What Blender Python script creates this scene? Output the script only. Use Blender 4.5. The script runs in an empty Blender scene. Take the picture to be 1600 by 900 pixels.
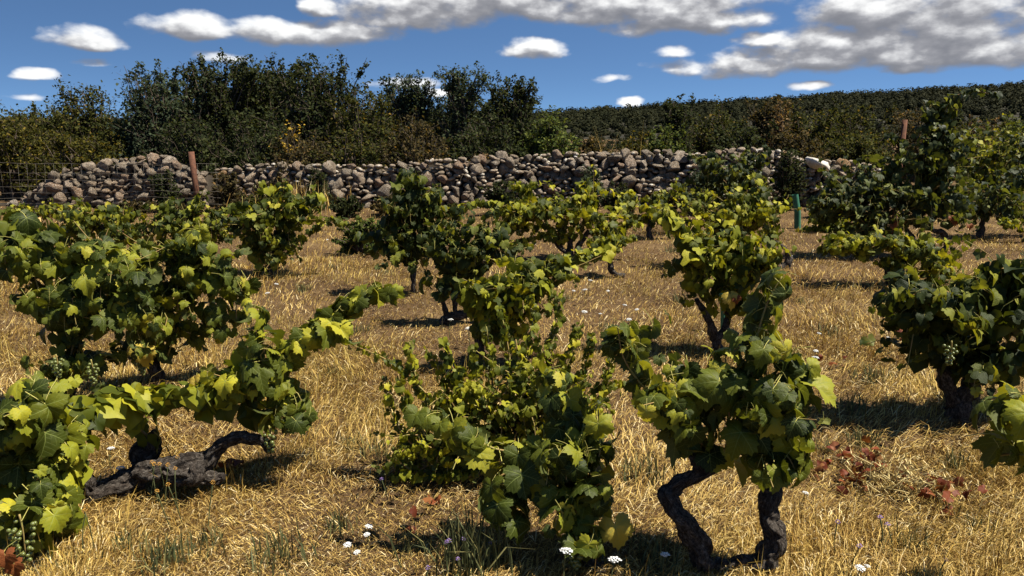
import bpy, math, random
import numpy as np
from mathutils import Vector, Matrix, Quaternion

scene = bpy.context.scene
col = scene.collection
rad = math.radians
random.seed(7)
RNG = np.random.default_rng(11)

# ------------------------------------------------------------------ camera
CAM_H = 1.6
PITCH = rad(12.2)
F_PX = 1155.0
cam_d = bpy.data.cameras.new('camera')
cam_d.sensor_width = 36.0
cam_d.lens = 36.0 * F_PX / 1600.0
cam_d.clip_start = 0.05
cam_d.clip_end = 4000
cam = bpy.data.objects.new('camera', cam_d)
col.objects.link(cam)
cam.location = (0, 0, CAM_H)
cam.rotation_euler = (math.pi / 2 - PITCH, 0, 0)
scene.camera = cam

# ------------------------------------------------------------------ exposure
scene.view_settings.view_transform = 'Standard'
scene.view_settings.look = 'None'
scene.view_settings.exposure = 1.15
scene.view_settings.gamma = 1.0
scene.cycles.max_bounces = 4
scene.cycles.diffuse_bounces = 1
scene.cycles.glossy_bounces = 1
scene.cycles.transmission_bounces = 2
scene.cycles.transparent_max_bounces = 8

# ------------------------------------------------------------------ sun
SUN_EL = rad(60)
SUN_AZ = math.atan2(0.96, -0.14)            # clockwise from +Y
S = Vector((math.sin(SUN_AZ) * math.cos(SUN_EL), math.cos(SUN_AZ) * math.cos(SUN_EL), math.sin(SUN_EL)))
sun_d = bpy.data.lights.new('sun', 'SUN')
sun_d.energy = 5.0
sun_d.angle = rad(0.5)
sun_d.color = (1.0, 0.93, 0.80)
sun = bpy.data.objects.new('sun', sun_d)
col.objects.link(sun)
sun.rotation_euler = S.to_track_quat('Z', 'Y').to_euler()
sun.location = (0, 0, 30)


class NT:
    """tiny node-building helper"""
    def __init__(self, tree):
        self.t = tree
        self.t.nodes.clear()

    def n(self, kind, **kw):
        nd = self.t.nodes.new(kind)
        for k, v in kw.items():
            setattr(nd, k, v)
        return nd

    def put(self, sock, v):
        if v is None:
            return
        if hasattr(v, 'is_linked') or hasattr(v, 'links'):
            self.t.links.new(v, sock)
        else:
            try:
                sock.default_value = v
            except Exception:
                sock.default_value = tuple(v) + (1.0,)

    def m(self, op, a, b=None, c=None, clamp=False):
        nd = self.n('ShaderNodeMath', operation=op)
        nd.use_clamp = clamp
        self.put(nd.inputs[0], a)
        if b is not None:
            self.put(nd.inputs[1], b)
        if c is not None:
            self.put(nd.inputs[2], c)
        return nd.outputs[0]

    def mixc(self, f, a, b, blend='MIX'):
        nd = self.n('ShaderNodeMix', data_type='RGBA', blend_type=blend)
        self.put(nd.inputs[0], f)
        self.put(nd.inputs[6], a if not isinstance(a, tuple) or len(a) == 4 else a + (1,))
        self.put(nd.inputs[7], b if not isinstance(b, tuple) or len(b) == 4 else b + (1,))
        return nd.outputs[2]

    def ramp(self, f, stops, interp='LINEAR'):
        nd = self.n('ShaderNodeValToRGB')
        cr = nd.color_ramp
        cr.interpolation = interp
        while len(cr.elements) < len(stops):
            cr.elements.new(0.5)
        for e, (p, c) in zip(cr.elements, stops):
            e.position = p
            e.color = tuple(c) + (1,) if len(c) == 3 else c
        self.put(nd.inputs[0], f)
        return nd.outputs[0]

    def noise(self, vec, scale, detail=4, rough=0.55, dist=0.0):
        nd = self.n('ShaderNodeTexNoise')
        if vec is not None:
            self.put(nd.inputs['Vector'], vec)
        nd.inputs['Scale'].default_value = scale
        nd.inputs['Detail'].default_value = detail
        nd.inputs['Roughness'].default_value = rough
        nd.inputs['Distortion'].default_value = dist
        return nd

    def smooth(self, v, lo, hi):
        nd = self.n('ShaderNodeMapRange', interpolation_type='SMOOTHSTEP')
        self.put(nd.inputs[0], v)
        self.put(nd.inputs[1], lo)
        self.put(nd.inputs[2], hi)
        nd.inputs[3].default_value = 0
        nd.inputs[4].default_value = 1
        return nd.outputs[0]


# ------------------------------------------------------------------ world: sky with clouds
WORLD_STRENGTH = 0.05
CLOUDS = [  # azimuth and elevation (degrees), half width, half height up, half height down
]


def px_dir(px, py):
    u = (px - 800) / F_PX
    v = (450 - py) / F_PX
    return Vector((u, math.cos(PITCH) + v * math.sin(PITCH), -math.sin(PITCH) + v * math.cos(PITCH)))


def cloud(px, py, rx, up, dn, w=1.0):
    d = px_dir(px, py).normalized()
    az = math.degrees(math.atan2(d.x, d.y))
    el = math.degrees(math.asin(d.z))
    k = math.degrees(1 / F_PX)
    CLOUDS.append((az, el, rx * k * 0.98, up * k * 0.98, dn * k * 0.95, w))


for c in [(128, 66, 52, 26, 12), (56, 118, 26, 11, 7, .8), (148, 100, 30, 7, 6, 0.45), (345, 90, 46, 11, 9, 0.6),
          (300, 44, 92, 24, 18), (420, 48, 90, 24, 20), (520, 52, 120, 26, 22, .95), (498, 14, 34, 18, 14),
          (640, 24, 150, 34, 26), (800, 8, 260, 40, 28), (1000, 12, 220, 40, 30), (1080, 34, 150, 26, 22), (960, 20, 160, 22, 20),
          (835, 78, 60, 20, 14), (1052, 82, 36, 12, 10, .75), (1190, 64, 44, 12, 16, 1.0),
          (1400, 28, 150, 46, 36), (1500, 6, 150, 30, 40), (1330, 20, 70, 50, 36),
          (1240, 92, 170, 26, 24), (1130, 104, 110, 16, 16, .8), (1400, 90, 180, 30, 24), (1540, 84, 160, 40, 26), (1450, 56, 190, 44, 34), (1300, 66, 120, 30, 26), (1420, 108, 60, 12, 10),
          (1262, 133, 34, 9, 8, .8), (950, 122, 34, 8, 7, .6), (985, 160, 26, 9, 8), (640, 130, 60, 12, 12, .7), (30, 152, 30, 6, 5, .4), (690, 146, 30, 8, 7, .7)]:
    cloud(*c)
# the same weather carries on outside the frame
_r = random.Random(5)
for k in range(16):
    az = _r.uniform(42, 318)
    CLOUDS.append((az if az < 180 else az - 360, _r.uniform(2, 16), _r.uniform(4, 11), _r.uniform(1.2, 2.6), _r.uniform(.8, 1.6), 1.0))
for k in range(4):
    CLOUDS.append((_r.uniform(-40, 40), _r.uniform(15, 28), _r.uniform(4, 10), _r.uniform(1.4, 2.8), _r.uniform(1, 1.6), 1.0))

world = bpy.data.worlds.new("World")
scene.world = world
world.use_nodes = True
W = NT(world.node_tree)
tc = W.n('ShaderNodeTexCoord')
sep = W.n('ShaderNodeSeparateXYZ')
W.put(sep.inputs[0], tc.outputs['Generated'])
X, Y, Z = sep.outputs
# clear, dry air: read the sky a little higher than the horizon so it stays deep blue
comb = W.n('ShaderNodeCombineXYZ')
W.put(comb.inputs[0], X)
W.put(comb.inputs[1], Y)
W.put(comb.inputs[2], W.m('MULTIPLY_ADD', W.m('MAXIMUM', Z, 0.0), 2.6, 0.17))
nrm = W.n('ShaderNodeVectorMath', operation='NORMALIZE')
W.put(nrm.inputs[0], comb.outputs[0])
sky = W.n('ShaderNodeTexSky', sky_type='NISHITA')
sky.sun_disc = False
sky.sun_elevation = SUN_EL
sky.sun_rotation = SUN_AZ
sky.altitude = 900
sky.air_density = 1.0
sky.dust_density = 0.15
sky.ozone_density = 2.0
W.put(sky.inputs[0], nrm.outputs[0])
sky_col = W.mixc(1.0, sky.outputs[0], (0.84, 1.06, 1.20), 'MULTIPLY')
DEG = 180 / math.pi
azn = W.m('MULTIPLY', W.m('ARCTAN2', X, Y), DEG)
eln = W.m('MULTIPLY', W.m('ARCSINE', Z), DEG)


def cloud_density(az0, el0):
    """how thick the cloud is in a direction (degrees)"""
    cv = W.n('ShaderNodeCombineXYZ')
    W.put(cv.inputs[0], W.m('MULTIPLY', az0, 0.55))
    W.put(cv.inputs[1], el0)
    n1 = W.noise(cv.outputs[0], 0.55, 3, 0.5)
    n2 = W.noise(cv.outputs[0], 0.70, 5, 0.5)
    so = W.n('ShaderNodeSeparateXYZ')
    W.put(so.inputs[0], n1.outputs['Color'])
    az_w = W.m('MULTIPLY_ADD', W.m('SUBTRACT', so.outputs[0], 0.5), 2.4, az0)
    el_w = W.m('MULTIPLY_ADD', W.m('SUBTRACT', so.outputs[1], 0.5), 0.9, el0)
    dens = None
    for (ca, ce, ra, up, dn, w) in CLOUDS:
        dx = W.m('DIVIDE', W.m('SUBTRACT', az_w, ca), ra)
        dy = W.m('SUBTRACT', el_w, ce)
        t = W.m('GREATER_THAN', dy, 0.0)
        ly = W.m('MULTIPLY', dy, W.m('MULTIPLY_ADD', t, 1 / up - 1 / dn, 1 / dn))
        r2 = W.m('ADD', W.m('MULTIPLY', dx, dx), W.m('MULTIPLY', ly, ly))
        d = W.m('MULTIPLY', W.m('SUBTRACT', 1.0, r2), w)
        dens = d if dens is None else W.m('SMOOTH_MAX', dens, d, 0.12)
    return W.m('MULTIPLY_ADD', W.m('SUBTRACT', n2.outputs['Fac'], 0.5), 2.1, dens)


dens = cloud_density(azn, eln)
# the sun stands high on the right: parts with less cloud above them are lit, the bases are grey
dens_up = cloud_density(W.m('ADD', azn, 0.3), W.m('ADD', eln, 0.8))
cov = W.smooth(dens, 0.0, 0.80)
sh = W.m('SUBTRACT', W.m('SUBTRACT', dens, dens_up), W.m('MULTIPLY', W.m('MAXIMUM', dens_up, 0.0), 0.16))
K = 1 / WORLD_STRENGTH
ccol = W.ramp(W.smooth(sh, -0.75, 1.05), [(0, (0.105, 0.107, 0.118)), (0.3, (0.16, 0.16, 0.17)), (0.6, (0.30, 0.30, 0.305)), (0.85, (0.46, 0.46, 0.455)), (1, (0.50, 0.50, 0.495))])
cs = W.n('ShaderNodeVectorMath', operation='SCALE')
W.put(cs.inputs[0], ccol)
cs.inputs['Scale'].default_value = K
fin = W.mixc(W.m('MULTIPLY', cov, 0.96), sky_col, cs.outputs[0])
bg = W.n('ShaderNodeBackground')
W.put(bg.inputs[0], fin)
bg.inputs[1].default_value = WORLD_STRENGTH
wo = W.n('ShaderNodeOutputWorld')
W.put(wo.inputs[0], bg.outputs[0])


# ------------------------------------------------------------------ geometry helpers
def P(px, py, Yd):
    """point at distance Yd (world y) seen at photo pixel px, py"""
    d = px_dir(px, py)
    t = Yd / d.y
    return Vector((d.x * t, d.y * t, CAM_H + d.z * t))


def G(px, py):
    """ground point under a photo pixel"""
    d = px_dir(px, py)
    t = -CAM_H / d.z
    return Vector((d.x * t, d.y * t, 0.0))


def hnoise(x, y, s=1.0, seed=0.0):
    """cheap smooth value in about -1..1"""
    x = np.asarray(x) * s + seed * 3.1
    y = np.asarray(y) * s - seed * 1.7
    return (np.sin(x * 1.3 + np.sin(y * 1.7 + 0.5)) + np.sin(y * 1.9 - 1.1 * np.sin(x * 0.9 + 2.0)) +
            0.6 * np.sin(2.7 * x + 2.1 * y + seed) + 0.5 * np.sin(4.3 * x - 3.7 * y + 1.3)) / 3.1


def ground_z(x, y):
    return 0.028 * hnoise(x, y, 0.9, 2.0) * np.clip((20 - np.abs(np.asarray(y))) / 8, 0, 1)


def gz(v):
    v = Vector(v)
    v.z = float(ground_z(v.x, v.y))
    return v


def mesh_np(name, verts, faces, mat=None, smooth=False, uv=None):
    """verts (N,3), faces list of int arrays (M,k)"""
    me = bpy.data.meshes.new(name)
    if not isinstance(faces, (list, tuple)):
        faces = [faces]
    faces = [np.asarray(f, dtype=np.int32) for f in faces if len(f)]
    verts = np.asarray(verts, dtype=np.float32)
    me.vertices.add(len(verts))
    me.vertices.foreach_set('co', verts.ravel())
    nl = sum(f.size for f in faces)
    nf = sum(len(f) for f in faces)
    me.loops.add(nl)
    me.loops.foreach_set('vertex_index', np.concatenate([f.ravel() for f in faces]))
    me.polygons.add(nf)
    tot = np.concatenate([np.full(len(f), f.shape[1], np.int32) for f in faces])
    st = np.concatenate([[0], np.cumsum(tot)[:-1]]).astype(np.int32)
    me.polygons.foreach_set('loop_start', st)
    if smooth:
        me.polygons.foreach_set('use_smooth', np.ones(nf, bool))
    if uv is not None:
        ul = me.uv_layers.new(name='UVMap')
        li = np.concatenate([f.ravel() for f in faces])
        ul.data.foreach_set('uv', np.asarray(uv, np.float32)[li].ravel())
    me.update(calc_edges=True)
    if mat is not None:
        for m in (mat if isinstance(mat, (list, tuple)) else [mat]):
            me.materials.append(m)
    return me


def obj(name, me, parent=None, mtx=None, loc=None):
    o = bpy.data.objects.new(name, me)
    col.objects.link(o)
    if parent is not None:
        o.parent = parent
    if mtx is not None:
        o.matrix_basis = mtx
    if loc is not None:
        o.location = loc
    return o


def thing(name, label, cat, loc, group=None):
    o = bpy.data.objects.new(name, None)
    o.empty_display_size = 0.1
    col.objects.link(o)
    o.location = loc
    tag(o, label, cat, group)
    return o


def tag(o, label, cat, group=None):
    o['label'] = label
    o['category'] = cat
    if group:
        o['group'] = group
    return o


def catmull(pts, n):
    pts = [np.asarray(p, float) for p in pts]
    if len(pts) == 2:
        t = np.linspace(0, 1, n)[:, None]
        return pts[0] * (1 - t) + pts[1] * t
    p = np.array([2 * pts[0] - pts[1]] + pts + [2 * pts[-1] - pts[-2]])
    u = np.linspace(0, len(pts) - 1 - 1e-6, n)
    i = u.astype(int)
    f = (u - i)[:, None]
    a, b, c, d = p[i], p[i + 1], p[i + 2], p[i + 3]
    return 0.5 * (2 * b + (c - a) * f + (2 * a - 5 * b + 4 * c - d) * f ** 2 + (3 * b - 3 * c + d - a) * f ** 3)


def tube(path, radii, seg=6, gnarl=0.0, seed=0, cap=True):
    """verts, quads, tris of a tube along path (n,3)"""
    path = np.asarray(path, float)
    n = len(path)
    radii = np.broadcast_to(np.asarray(radii, float), (n,))
    t = np.gradient(path, axis=0)
    t /= np.linalg.norm(t, axis=1)[:, None] + 1e-9
    ref = np.array([0.31, 0.17, 0.93]) if abs(t[0][2]) < 0.9 else np.array([1.0, 0.1, 0.0])
    u = np.cross(t[0], ref)
    u /= np.linalg.norm(u)
    us = [u]
    for k in range(1, n):
        u = u - t[k] * np.dot(u, t[k])
        u /= np.linalg.norm(u) + 1e-9
        us.append(u)
    us = np.array(us)
    vs = np.cross(t, us)
    th = np.linspace(0, 2 * np.pi, seg, endpoint=False)
    L = np.concatenate([[0], np.cumsum(np.linalg.norm(np.diff(path, axis=0), axis=1))])
    rr = np.repeat(radii[:, None], seg, 1)
    if gnarl:
        s = L[:, None] * 14 + seed
        tw = th[None, :] + L[:, None] * 1.4 + 0.5 * np.sin(L[:, None] * 9 + seed)
        rr = rr * 0.72 * (1 + 1.35 * gnarl * (0.30 * np.sin(2 * tw + 0.8 * np.sin(s)) + 0.16 * np.sin(7 * tw - 0.8 * s) + 0.14 * (np.abs(np.sin(5.5 * tw + 2.5 * np.sin(1.4 * s))) - 0.6)
                                + 0.16 * np.sin(13 * tw + 2.0 * np.sin(2.2 * s + 3 * th[None, :])) + 0.45 * np.sin(s * 0.9 + 1.5 * np.sin(th[None, :] + seed))
                                + 0.36 * np.sin(s * 2.3 + 2 * np.sin(2 * th[None, :] + seed)) + 0.34 * np.sin(1.6 * s + 2.5 * np.sin(th[None, :] * 2 + s * 0.7)) * np.cos(th[None, :] + 0.4 * s)
                                + 0.34 * np.sin(3.6 * s + 3 * np.sin(2 * th[None, :] + 0.5 * s)) * np.sin(3 * th[None, :] + 1.2 * s) + 0.22 * np.sin(8.3 * s + 4 * np.sin(3 * th[None, :] - 0.8 * s)) * np.sin(5 * th[None, :] + 2.3 * s)))
    ring = path[:, None, :] + rr[..., None] * (np.cos(th)[None, :, None] * us[:, None, :] + np.sin(th)[None, :, None] * vs[:, None, :])
    V = ring.reshape(-1, 3)
    i = np.arange(n - 1)[:, None] * seg
    j = np.arange(seg)[None, :]
    a = i + j
    b = i + (j + 1) % seg
    Q = np.stack([a, b, b + seg, a + seg], -1).reshape(-1, 4)
    T = np.zeros((0, 3), int)
    if cap:
        V = np.concatenate([V, path[:1], path[-1:]])
        c0, c1 = len(V) - 2, len(V) - 1
        jj = np.arange(seg)
        T = np.concatenate([np.stack([np.full(seg, c0), (jj + 1) % seg, jj], -1),
                            np.stack([np.full(seg, c1), (n - 1) * seg + jj, (n - 1) * seg + (jj + 1) % seg], -1)])
    return V, Q, T


class Acc:
    """collects tubes and faces into one mesh"""
    def __init__(self):
        self.v, self.q, self.t, self.n, self.b = [], [], [], 0, []

    def add(self, V, Q=None, T=None):
        self.v.append(np.asarray(V, float))
        if Q is not None and len(Q):
            self.q.append(np.asarray(Q) + self.n)
        if T is not None and len(T):
            self.t.append(np.asarray(T) + self.n)
        self.n += len(V)

    def tube(self, path, radii, seg=6, *a, **k):
        v, q, t = tube(path, radii, seg, *a, **k)
        n = len(path)
        th = np.linspace(0, 2 * np.pi, seg, endpoint=False)
        L = np.concatenate([[0], np.cumsum(np.linalg.norm(np.diff(np.asarray(path, float), axis=0), axis=1))])
        b = np.zeros((len(v), 3))
        tw = th[None, :] + L[:, None] * 1.4
        rr = np.broadcast_to(np.asarray(radii, float), (n,))[:, None]
        b[:n * seg] = np.stack([rr * np.cos(tw), rr * np.sin(tw), np.broadcast_to(L[:, None], tw.shape)], -1).reshape(-1, 3)
        self.b.append((self.n, b))
        self.add(v, q, t)

    def mesh(self, name, mat, smooth=True, origin=(0, 0, 0)):
        V = np.concatenate(self.v) - np.asarray(origin, float)
        fs = []
        if self.q:
            fs.append(np.concatenate(self.q))
        if self.t:
            fs.append(np.concatenate(self.t))
        me = mesh_np(name, V, fs, mat, smooth)
        if mat is M_BARK:
            bb = np.zeros((len(V), 3), np.float32)
            for o_, b in self.b:
                bb[o_:o_ + len(b)] = b
            at = me.attributes.new('grain', 'FLOAT_VECTOR', 'POINT')
            at.data.foreach_set('vector', bb.ravel())
        return me


def frames(nv, tv):
    """rotation matrices (n,3,3) with columns side, tip, normal"""
    nv = nv / (np.linalg.norm(nv, axis=1)[:, None] + 1e-9)
    y = tv - nv * np.sum(tv * nv, 1)[:, None]
    y /= np.linalg.norm(y, axis=1)[:, None] + 1e-9
    x = np.cross(y, nv)
    return np.stack([x, y, nv], -1)


def rand_unit(n, rng):
    v = rng.normal(size=(n, 3))
    return v / np.linalg.norm(v, axis=1)[:, None]


# ------------------------------------------------------------------ materials
def new_mat(name):
    m = bpy.data.materials.new(name)
    m.use_nodes = True
    return m, NT(m.node_tree)


def out(N, shader, disp=None):
    o = N.n('ShaderNodeOutputMaterial')
    N.put(o.inputs[0], shader)


def bsdf(N, colr, rough, spec=0.3, normal=None):
    b = N.n('ShaderNodeBsdfPrincipled')
    N.put(b.inputs['Base Color'], colr if not isinstance(colr, tuple) or len(colr) == 4 else colr + (1,))
    N.put(b.inputs['Roughness'], rough)
    b.inputs['Specular IOR Level'].default_value = spec
    if normal is not None:
        N.put(b.inputs['Normal'], normal)
    return b.outputs[0]


def bump(N, h, strength, dist=0.01):
    b = N.n('ShaderNodeBump')
    b.inputs['Strength'].default_value = strength
    b.inputs['Distance'].default_value = dist
    N.put(b.inputs['Height'], h)
    return b.outputs[0]


def leaf_mat(name, stops, trans=0.22, tcol=(0.30, 0.31, 0.012), veins=False, island=False, rough=0.52, under=(0.085, 0.098, 0.030), spec=0.15):
    m, N = new_mat(name)
    if island:
        rnd = N.n('ShaderNodeNewGeometry').outputs['Random Per Island']
    else:
        rnd = N.n('ShaderNodeObjectInfo').outputs['Random']
    base = N.ramp(rnd, stops)
    tcn = N.n('ShaderNodeTexCoord')
    nz = N.noise(tcn.outputs['Object'], 9 if veins else 20, 3)
    base = N.mixc(N.m('MULTIPLY', N.smooth(nz.outputs['Fac'], 0.45, 0.75), 0.35), base, N.mixc(1.0, base, (1.5, 1.25, 0.9), 'MULTIPLY'))
    h = nz.outputs['Fac']
    if veins:
        uvn = N.n('ShaderNodeUVMap')
        s = N.n('ShaderNodeSeparateXYZ')
        N.put(s.inputs[0], uvn.outputs[0])
        u, v = s.outputs[0], s.outputs[1]
        vein = None
        sec = None
        for a in (0, 56, -56, 110, -110):
            sa, ca = math.sin(rad(a)), math.cos(rad(a))
            perp = N.m('ABSOLUTE', N.m('SUBTRACT', N.m('MULTIPLY', u, ca), N.m('MULTIPLY', v, sa)))
            al = N.m('ADD', N.m('MULTIPLY', u, sa), N.m('MULTIPLY', v, ca))
            w = N.m('MULTIPLY_ADD', al, -0.014, 0.020)
            d = N.m('ADD', N.m('DIVIDE', perp, w), N.m('MULTIPLY', N.m('LESS_THAN', al, 0.0), 50.0))
            vein = d if vein is None else N.m('MINIMUM', vein, d)
            # side veins leave the main ones at a slant
            fr = N.m('PINGPONG', N.m('SUBTRACT', al, N.m('MULTIPLY', perp, 0.9)), 0.085)
            d2 = N.m('ADD', N.m('DIVIDE', fr, 0.010), N.m('MULTIPLY', N.m('GREATER_THAN', perp, N.m('MULTIPLY', al, 0.5)), 50.0))
            sec = d2 if sec is None else N.m('MINIMUM', sec, d2)
        vm = N.m('SUBTRACT', 1.0, N.smooth(vein, 0.4, 1.2))
        sm = N.m('MULTIPLY', N.m('SUBTRACT', 1.0, N.smooth(sec, 0.3, 1.4)), 0.45)
        vm = N.m('MAXIMUM', vm, sm)
        base = N.mixc(N.m('MULTIPLY', vm, 0.55), base, (0.22, 0.26, 0.07))
        h = N.m('SUBTRACT', N.m('MULTIPLY', nz.outputs['Fac'], 0.6), N.m('MULTIPLY', vm, 0.5))
    if veins:     # rust spots and scorched margins
        sp = N.noise(tcn.outputs['Object'], 5.5, 5, 0.7)
        ed = N.m('SQRT', N.m('ADD', N.m('MULTIPLY', u, u), N.m('MULTIPLY', v, v)))
        base = N.mixc(N.m('MULTIPLY', N.smooth(N.m('MULTIPLY_ADD', ed, 0.16, sp.outputs['Fac']), 0.74, 0.84), 0.8), base, (0.13, 0.085, 0.025))
    bf = N.n('ShaderNodeNewGeometry').outputs['Backfacing']
    cl = N.mixc(N.m('MULTIPLY', bf, 0.75), base, under)
    nm = bump(N, h, 0.35, 0.012)
    b = bsdf(N, cl, rough, spec, nm)
    tr = N.n('ShaderNodeBsdfTranslucent')
    N.put(tr.inputs[0], N.mixc(0.22, N.mixc(1.0, base, (2.6, 2.3, 1.0), 'MULTIPLY'), tcol))
    mx = N.n('ShaderNodeMixShader')
    mx.inputs[0].default_value = trans
    N.put(mx.inputs[1], b)
    N.put(mx.inputs[2], tr.outputs[0])
    out(N, mx.outputs[0])
    return m


def simple_mat(name, c1, c2, scale=20, rough=0.8, bumps=0.3, spec=0.2, coord='Object'):
    m, N = new_mat(name)
    tcn = N.n('ShaderNodeTexCoord')
    nz = N.noise(tcn.outputs[coord], scale, 5)
    out(N, bsdf(N, N.mixc(N.smooth(nz.outputs['Fac'], 0.3, 0.7), c1, c2), rough, spec, bump(N, nz.outputs['Fac'], bumps)))
    return m


def island_mat(name, stops, rough=0.75, trans=0.0, spec=0.2):
    m, N = new_mat(name)
    r = N.n('ShaderNodeNewGeometry').outputs['Random Per Island']
    c = N.ramp(r, stops)
    b = bsdf(N, c, rough, spec)
    if trans:
        tr = N.n('ShaderNodeBsdfTranslucent')
        N.put(tr.inputs[0], c)
        mx = N.n('ShaderNodeMixShader')
        mx.inputs[0].default_value = trans
        N.put(mx.inputs[1], b)
        N.put(mx.inputs[2], tr.outputs[0])
        b = mx.outputs[0]
    out(N, b)
    return m


GREEN = [(0, (0.014, 0.023, 0.003)), (0.42, (0.036, 0.048, 0.005)), (0.68, (0.105, 0.118, 0.010)), (0.92, (0.22, 0.22, 0.019)), (1, (0.31, 0.27, 0.03))]
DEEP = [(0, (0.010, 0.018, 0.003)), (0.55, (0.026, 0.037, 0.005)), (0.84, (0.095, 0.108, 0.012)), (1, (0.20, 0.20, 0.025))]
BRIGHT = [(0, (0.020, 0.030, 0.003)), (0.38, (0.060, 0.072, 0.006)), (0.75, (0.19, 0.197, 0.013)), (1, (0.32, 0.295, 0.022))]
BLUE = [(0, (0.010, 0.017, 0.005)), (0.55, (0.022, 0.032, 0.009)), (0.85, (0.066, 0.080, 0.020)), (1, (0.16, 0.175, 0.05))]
LM = {}
for nm_, st_ in (('green', GREEN), ('deep', DEEP), ('bright', BRIGHT), ('blue', BLUE)):
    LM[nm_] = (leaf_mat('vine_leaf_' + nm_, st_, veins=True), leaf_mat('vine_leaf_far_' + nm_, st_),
               leaf_mat('vine_foliage_' + nm_, st_, island=True))
M_RED = leaf_mat('red_leaf', [(0, (0.06, 0.014, 0.007)), (0.5, (0.14, 0.036, 0.013)), (1, (0.22, 0.12, 0.04))], trans=0.12, tcol=(0.2, 0.04, 0.01), island=True, under=(0.15, 0.045, 0.025), spec=0.1)
M_YEL = leaf_mat('yellow_leaf', [(0, (0.28, 0.23, 0.03)), (1, (0.44, 0.33, 0.07))], trans=0.25, tcol=(0.6, 0.45, 0.05), veins=True, under=(0.45, 0.35, 0.12))
M_PET = simple_mat('petiole', (0.34, 0.36, 0.08), (0.36, 0.28, 0.09), 30, 0.5)
M_CANE = simple_mat('cane_wood', (0.24, 0.22, 0.06), (0.26, 0.15, 0.06), 18, 0.6)
M_GRAPE = simple_mat('grape_skin', (0.075, 0.092, 0.020), (0.12, 0.135, 0.035), 14, 0.28, 0.02, 0.5)

# bark
M_BARK, N = new_mat('vine_bark')
tcn = N.n('ShaderNodeTexCoord')
ga = N.n('ShaderNodeAttribute', attribute_name='grain')
mp = N.n('ShaderNodeMapping')
mp.inputs['Scale'].default_value = (1, 1, 0.5)
N.put(mp.inputs[0], ga.outputs['Vector'])
b1 = N.noise(mp.outputs[0], 120, 7, 0.75, 1.6)
b4 = N.noise(mp.outputs[0], 38, 4, 0.6, 1.5)
b2 = N.noise(tcn.outputs['Object'], 22, 5, 0.65)
b3 = N.noise(tcn.outputs['Object'], 8, 6, 0.7)
b5 = N.noise(tcn.outputs['Object'], 75, 6, 0.75)
fib = N.m('ADD', N.m('MULTIPLY', b1.outputs['Fac'], 0.40), N.m('ADD', N.m('MULTIPLY', b4.outputs['Fac'], 0.25), N.m('MULTIPLY', b5.outputs['Fac'], 0.35)))
cb = N.ramp(fib, [(0.38, (0.010, 0.008, 0.007)), (0.47, (0.042, 0.034, 0.028)), (0.54, (0.13, 0.11, 0.092)), (0.62, (0.31, 0.28, 0.25))])
cb = N.mixc(N.m('MULTIPLY', N.smooth(b2.outputs['Fac'], 0.42, 0.66), 0.6), cb, N.mixc(1.0, cb, (0.45, 0.36, 0.30), 'MULTIPLY'))
cb = N.mixc(N.smooth(b3.outputs['Fac'], 0.67, 0.72), cb, (0.42, 0.41, 0.38))
out(N, bsdf(N, cb, 0.9, 0.12, bump(N, N.m('ADD', fib, N.m('MULTIPLY', b2.outputs['Fac'], 0.6)), 1.0, 0.05)))

# stone
M_STONE, N = new_mat('wall_stone')
tcn = N.n('ShaderNodeTexCoord')
oi = N.n('ShaderNodeObjectInfo')
va = N.n('ShaderNodeVectorMath', operation='ADD')
N.put(va.inputs[0], tcn.outputs['Object'])
sc_ = N.n('ShaderNodeVectorMath', operation='SCALE')
N.put(sc_.inputs[0], oi.outputs['Location'])
sc_.inputs['Scale'].default_value = 1.7
N.put(va.inputs[1], sc_.outputs[0])
s1 = N.noise(va.outputs[0], 2.2, 6, 0.65)
s2 = N.noise(va.outputs[0], 9.0, 6, 0.7)
s3 = N.noise(va.outputs[0], 4.0, 5, 0.7)
tint = N.ramp(oi.outputs['Random'], [(0, (0.24, 0.195, 0.145)), (0.3, (0.33, 0.27, 0.20)), (0.6, (0.39, 0.30, 0.21)), (0.78, (0.36, 0.235, 0.15)), (0.92, (0.46, 0.40, 0.32)), (1, (0.45, 0.27, 0.12))])
cst = N.mixc(N.smooth(s1.outputs['Fac'], 0.35, 0.7), N.mixc(1.0, tint, (0.42, 0.40, 0.38), 'MULTIPLY'), tint)
cst = N.mixc(N.smooth(s2.outputs['Fac'], 0.55, 0.63), cst, (0.50, 0.48, 0.42))
cst = N.mixc(1.0, cst, (1.25, 1.22, 1.2), 'MULTIPLY')
cst = N.mixc(N.smooth(s3.outputs['Fac'], 0.64, 0.72), cst, (0.06, 0.052, 0.045))
out(N, bsdf(N, cst, 0.9, 0.15, bump(N, s2.outputs['Fac'], 1.0, 0.12)))
M_PALESTONE = simple_mat('pale_stone', (0.55, 0.52, 0.47), (0.40, 0.36, 0.30), 6, 0.85)
M_CORE = simple_mat('wall_core', (0.022, 0.017, 0.012), (0.04, 0.03, 0.02), 5, 0.95)

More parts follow.
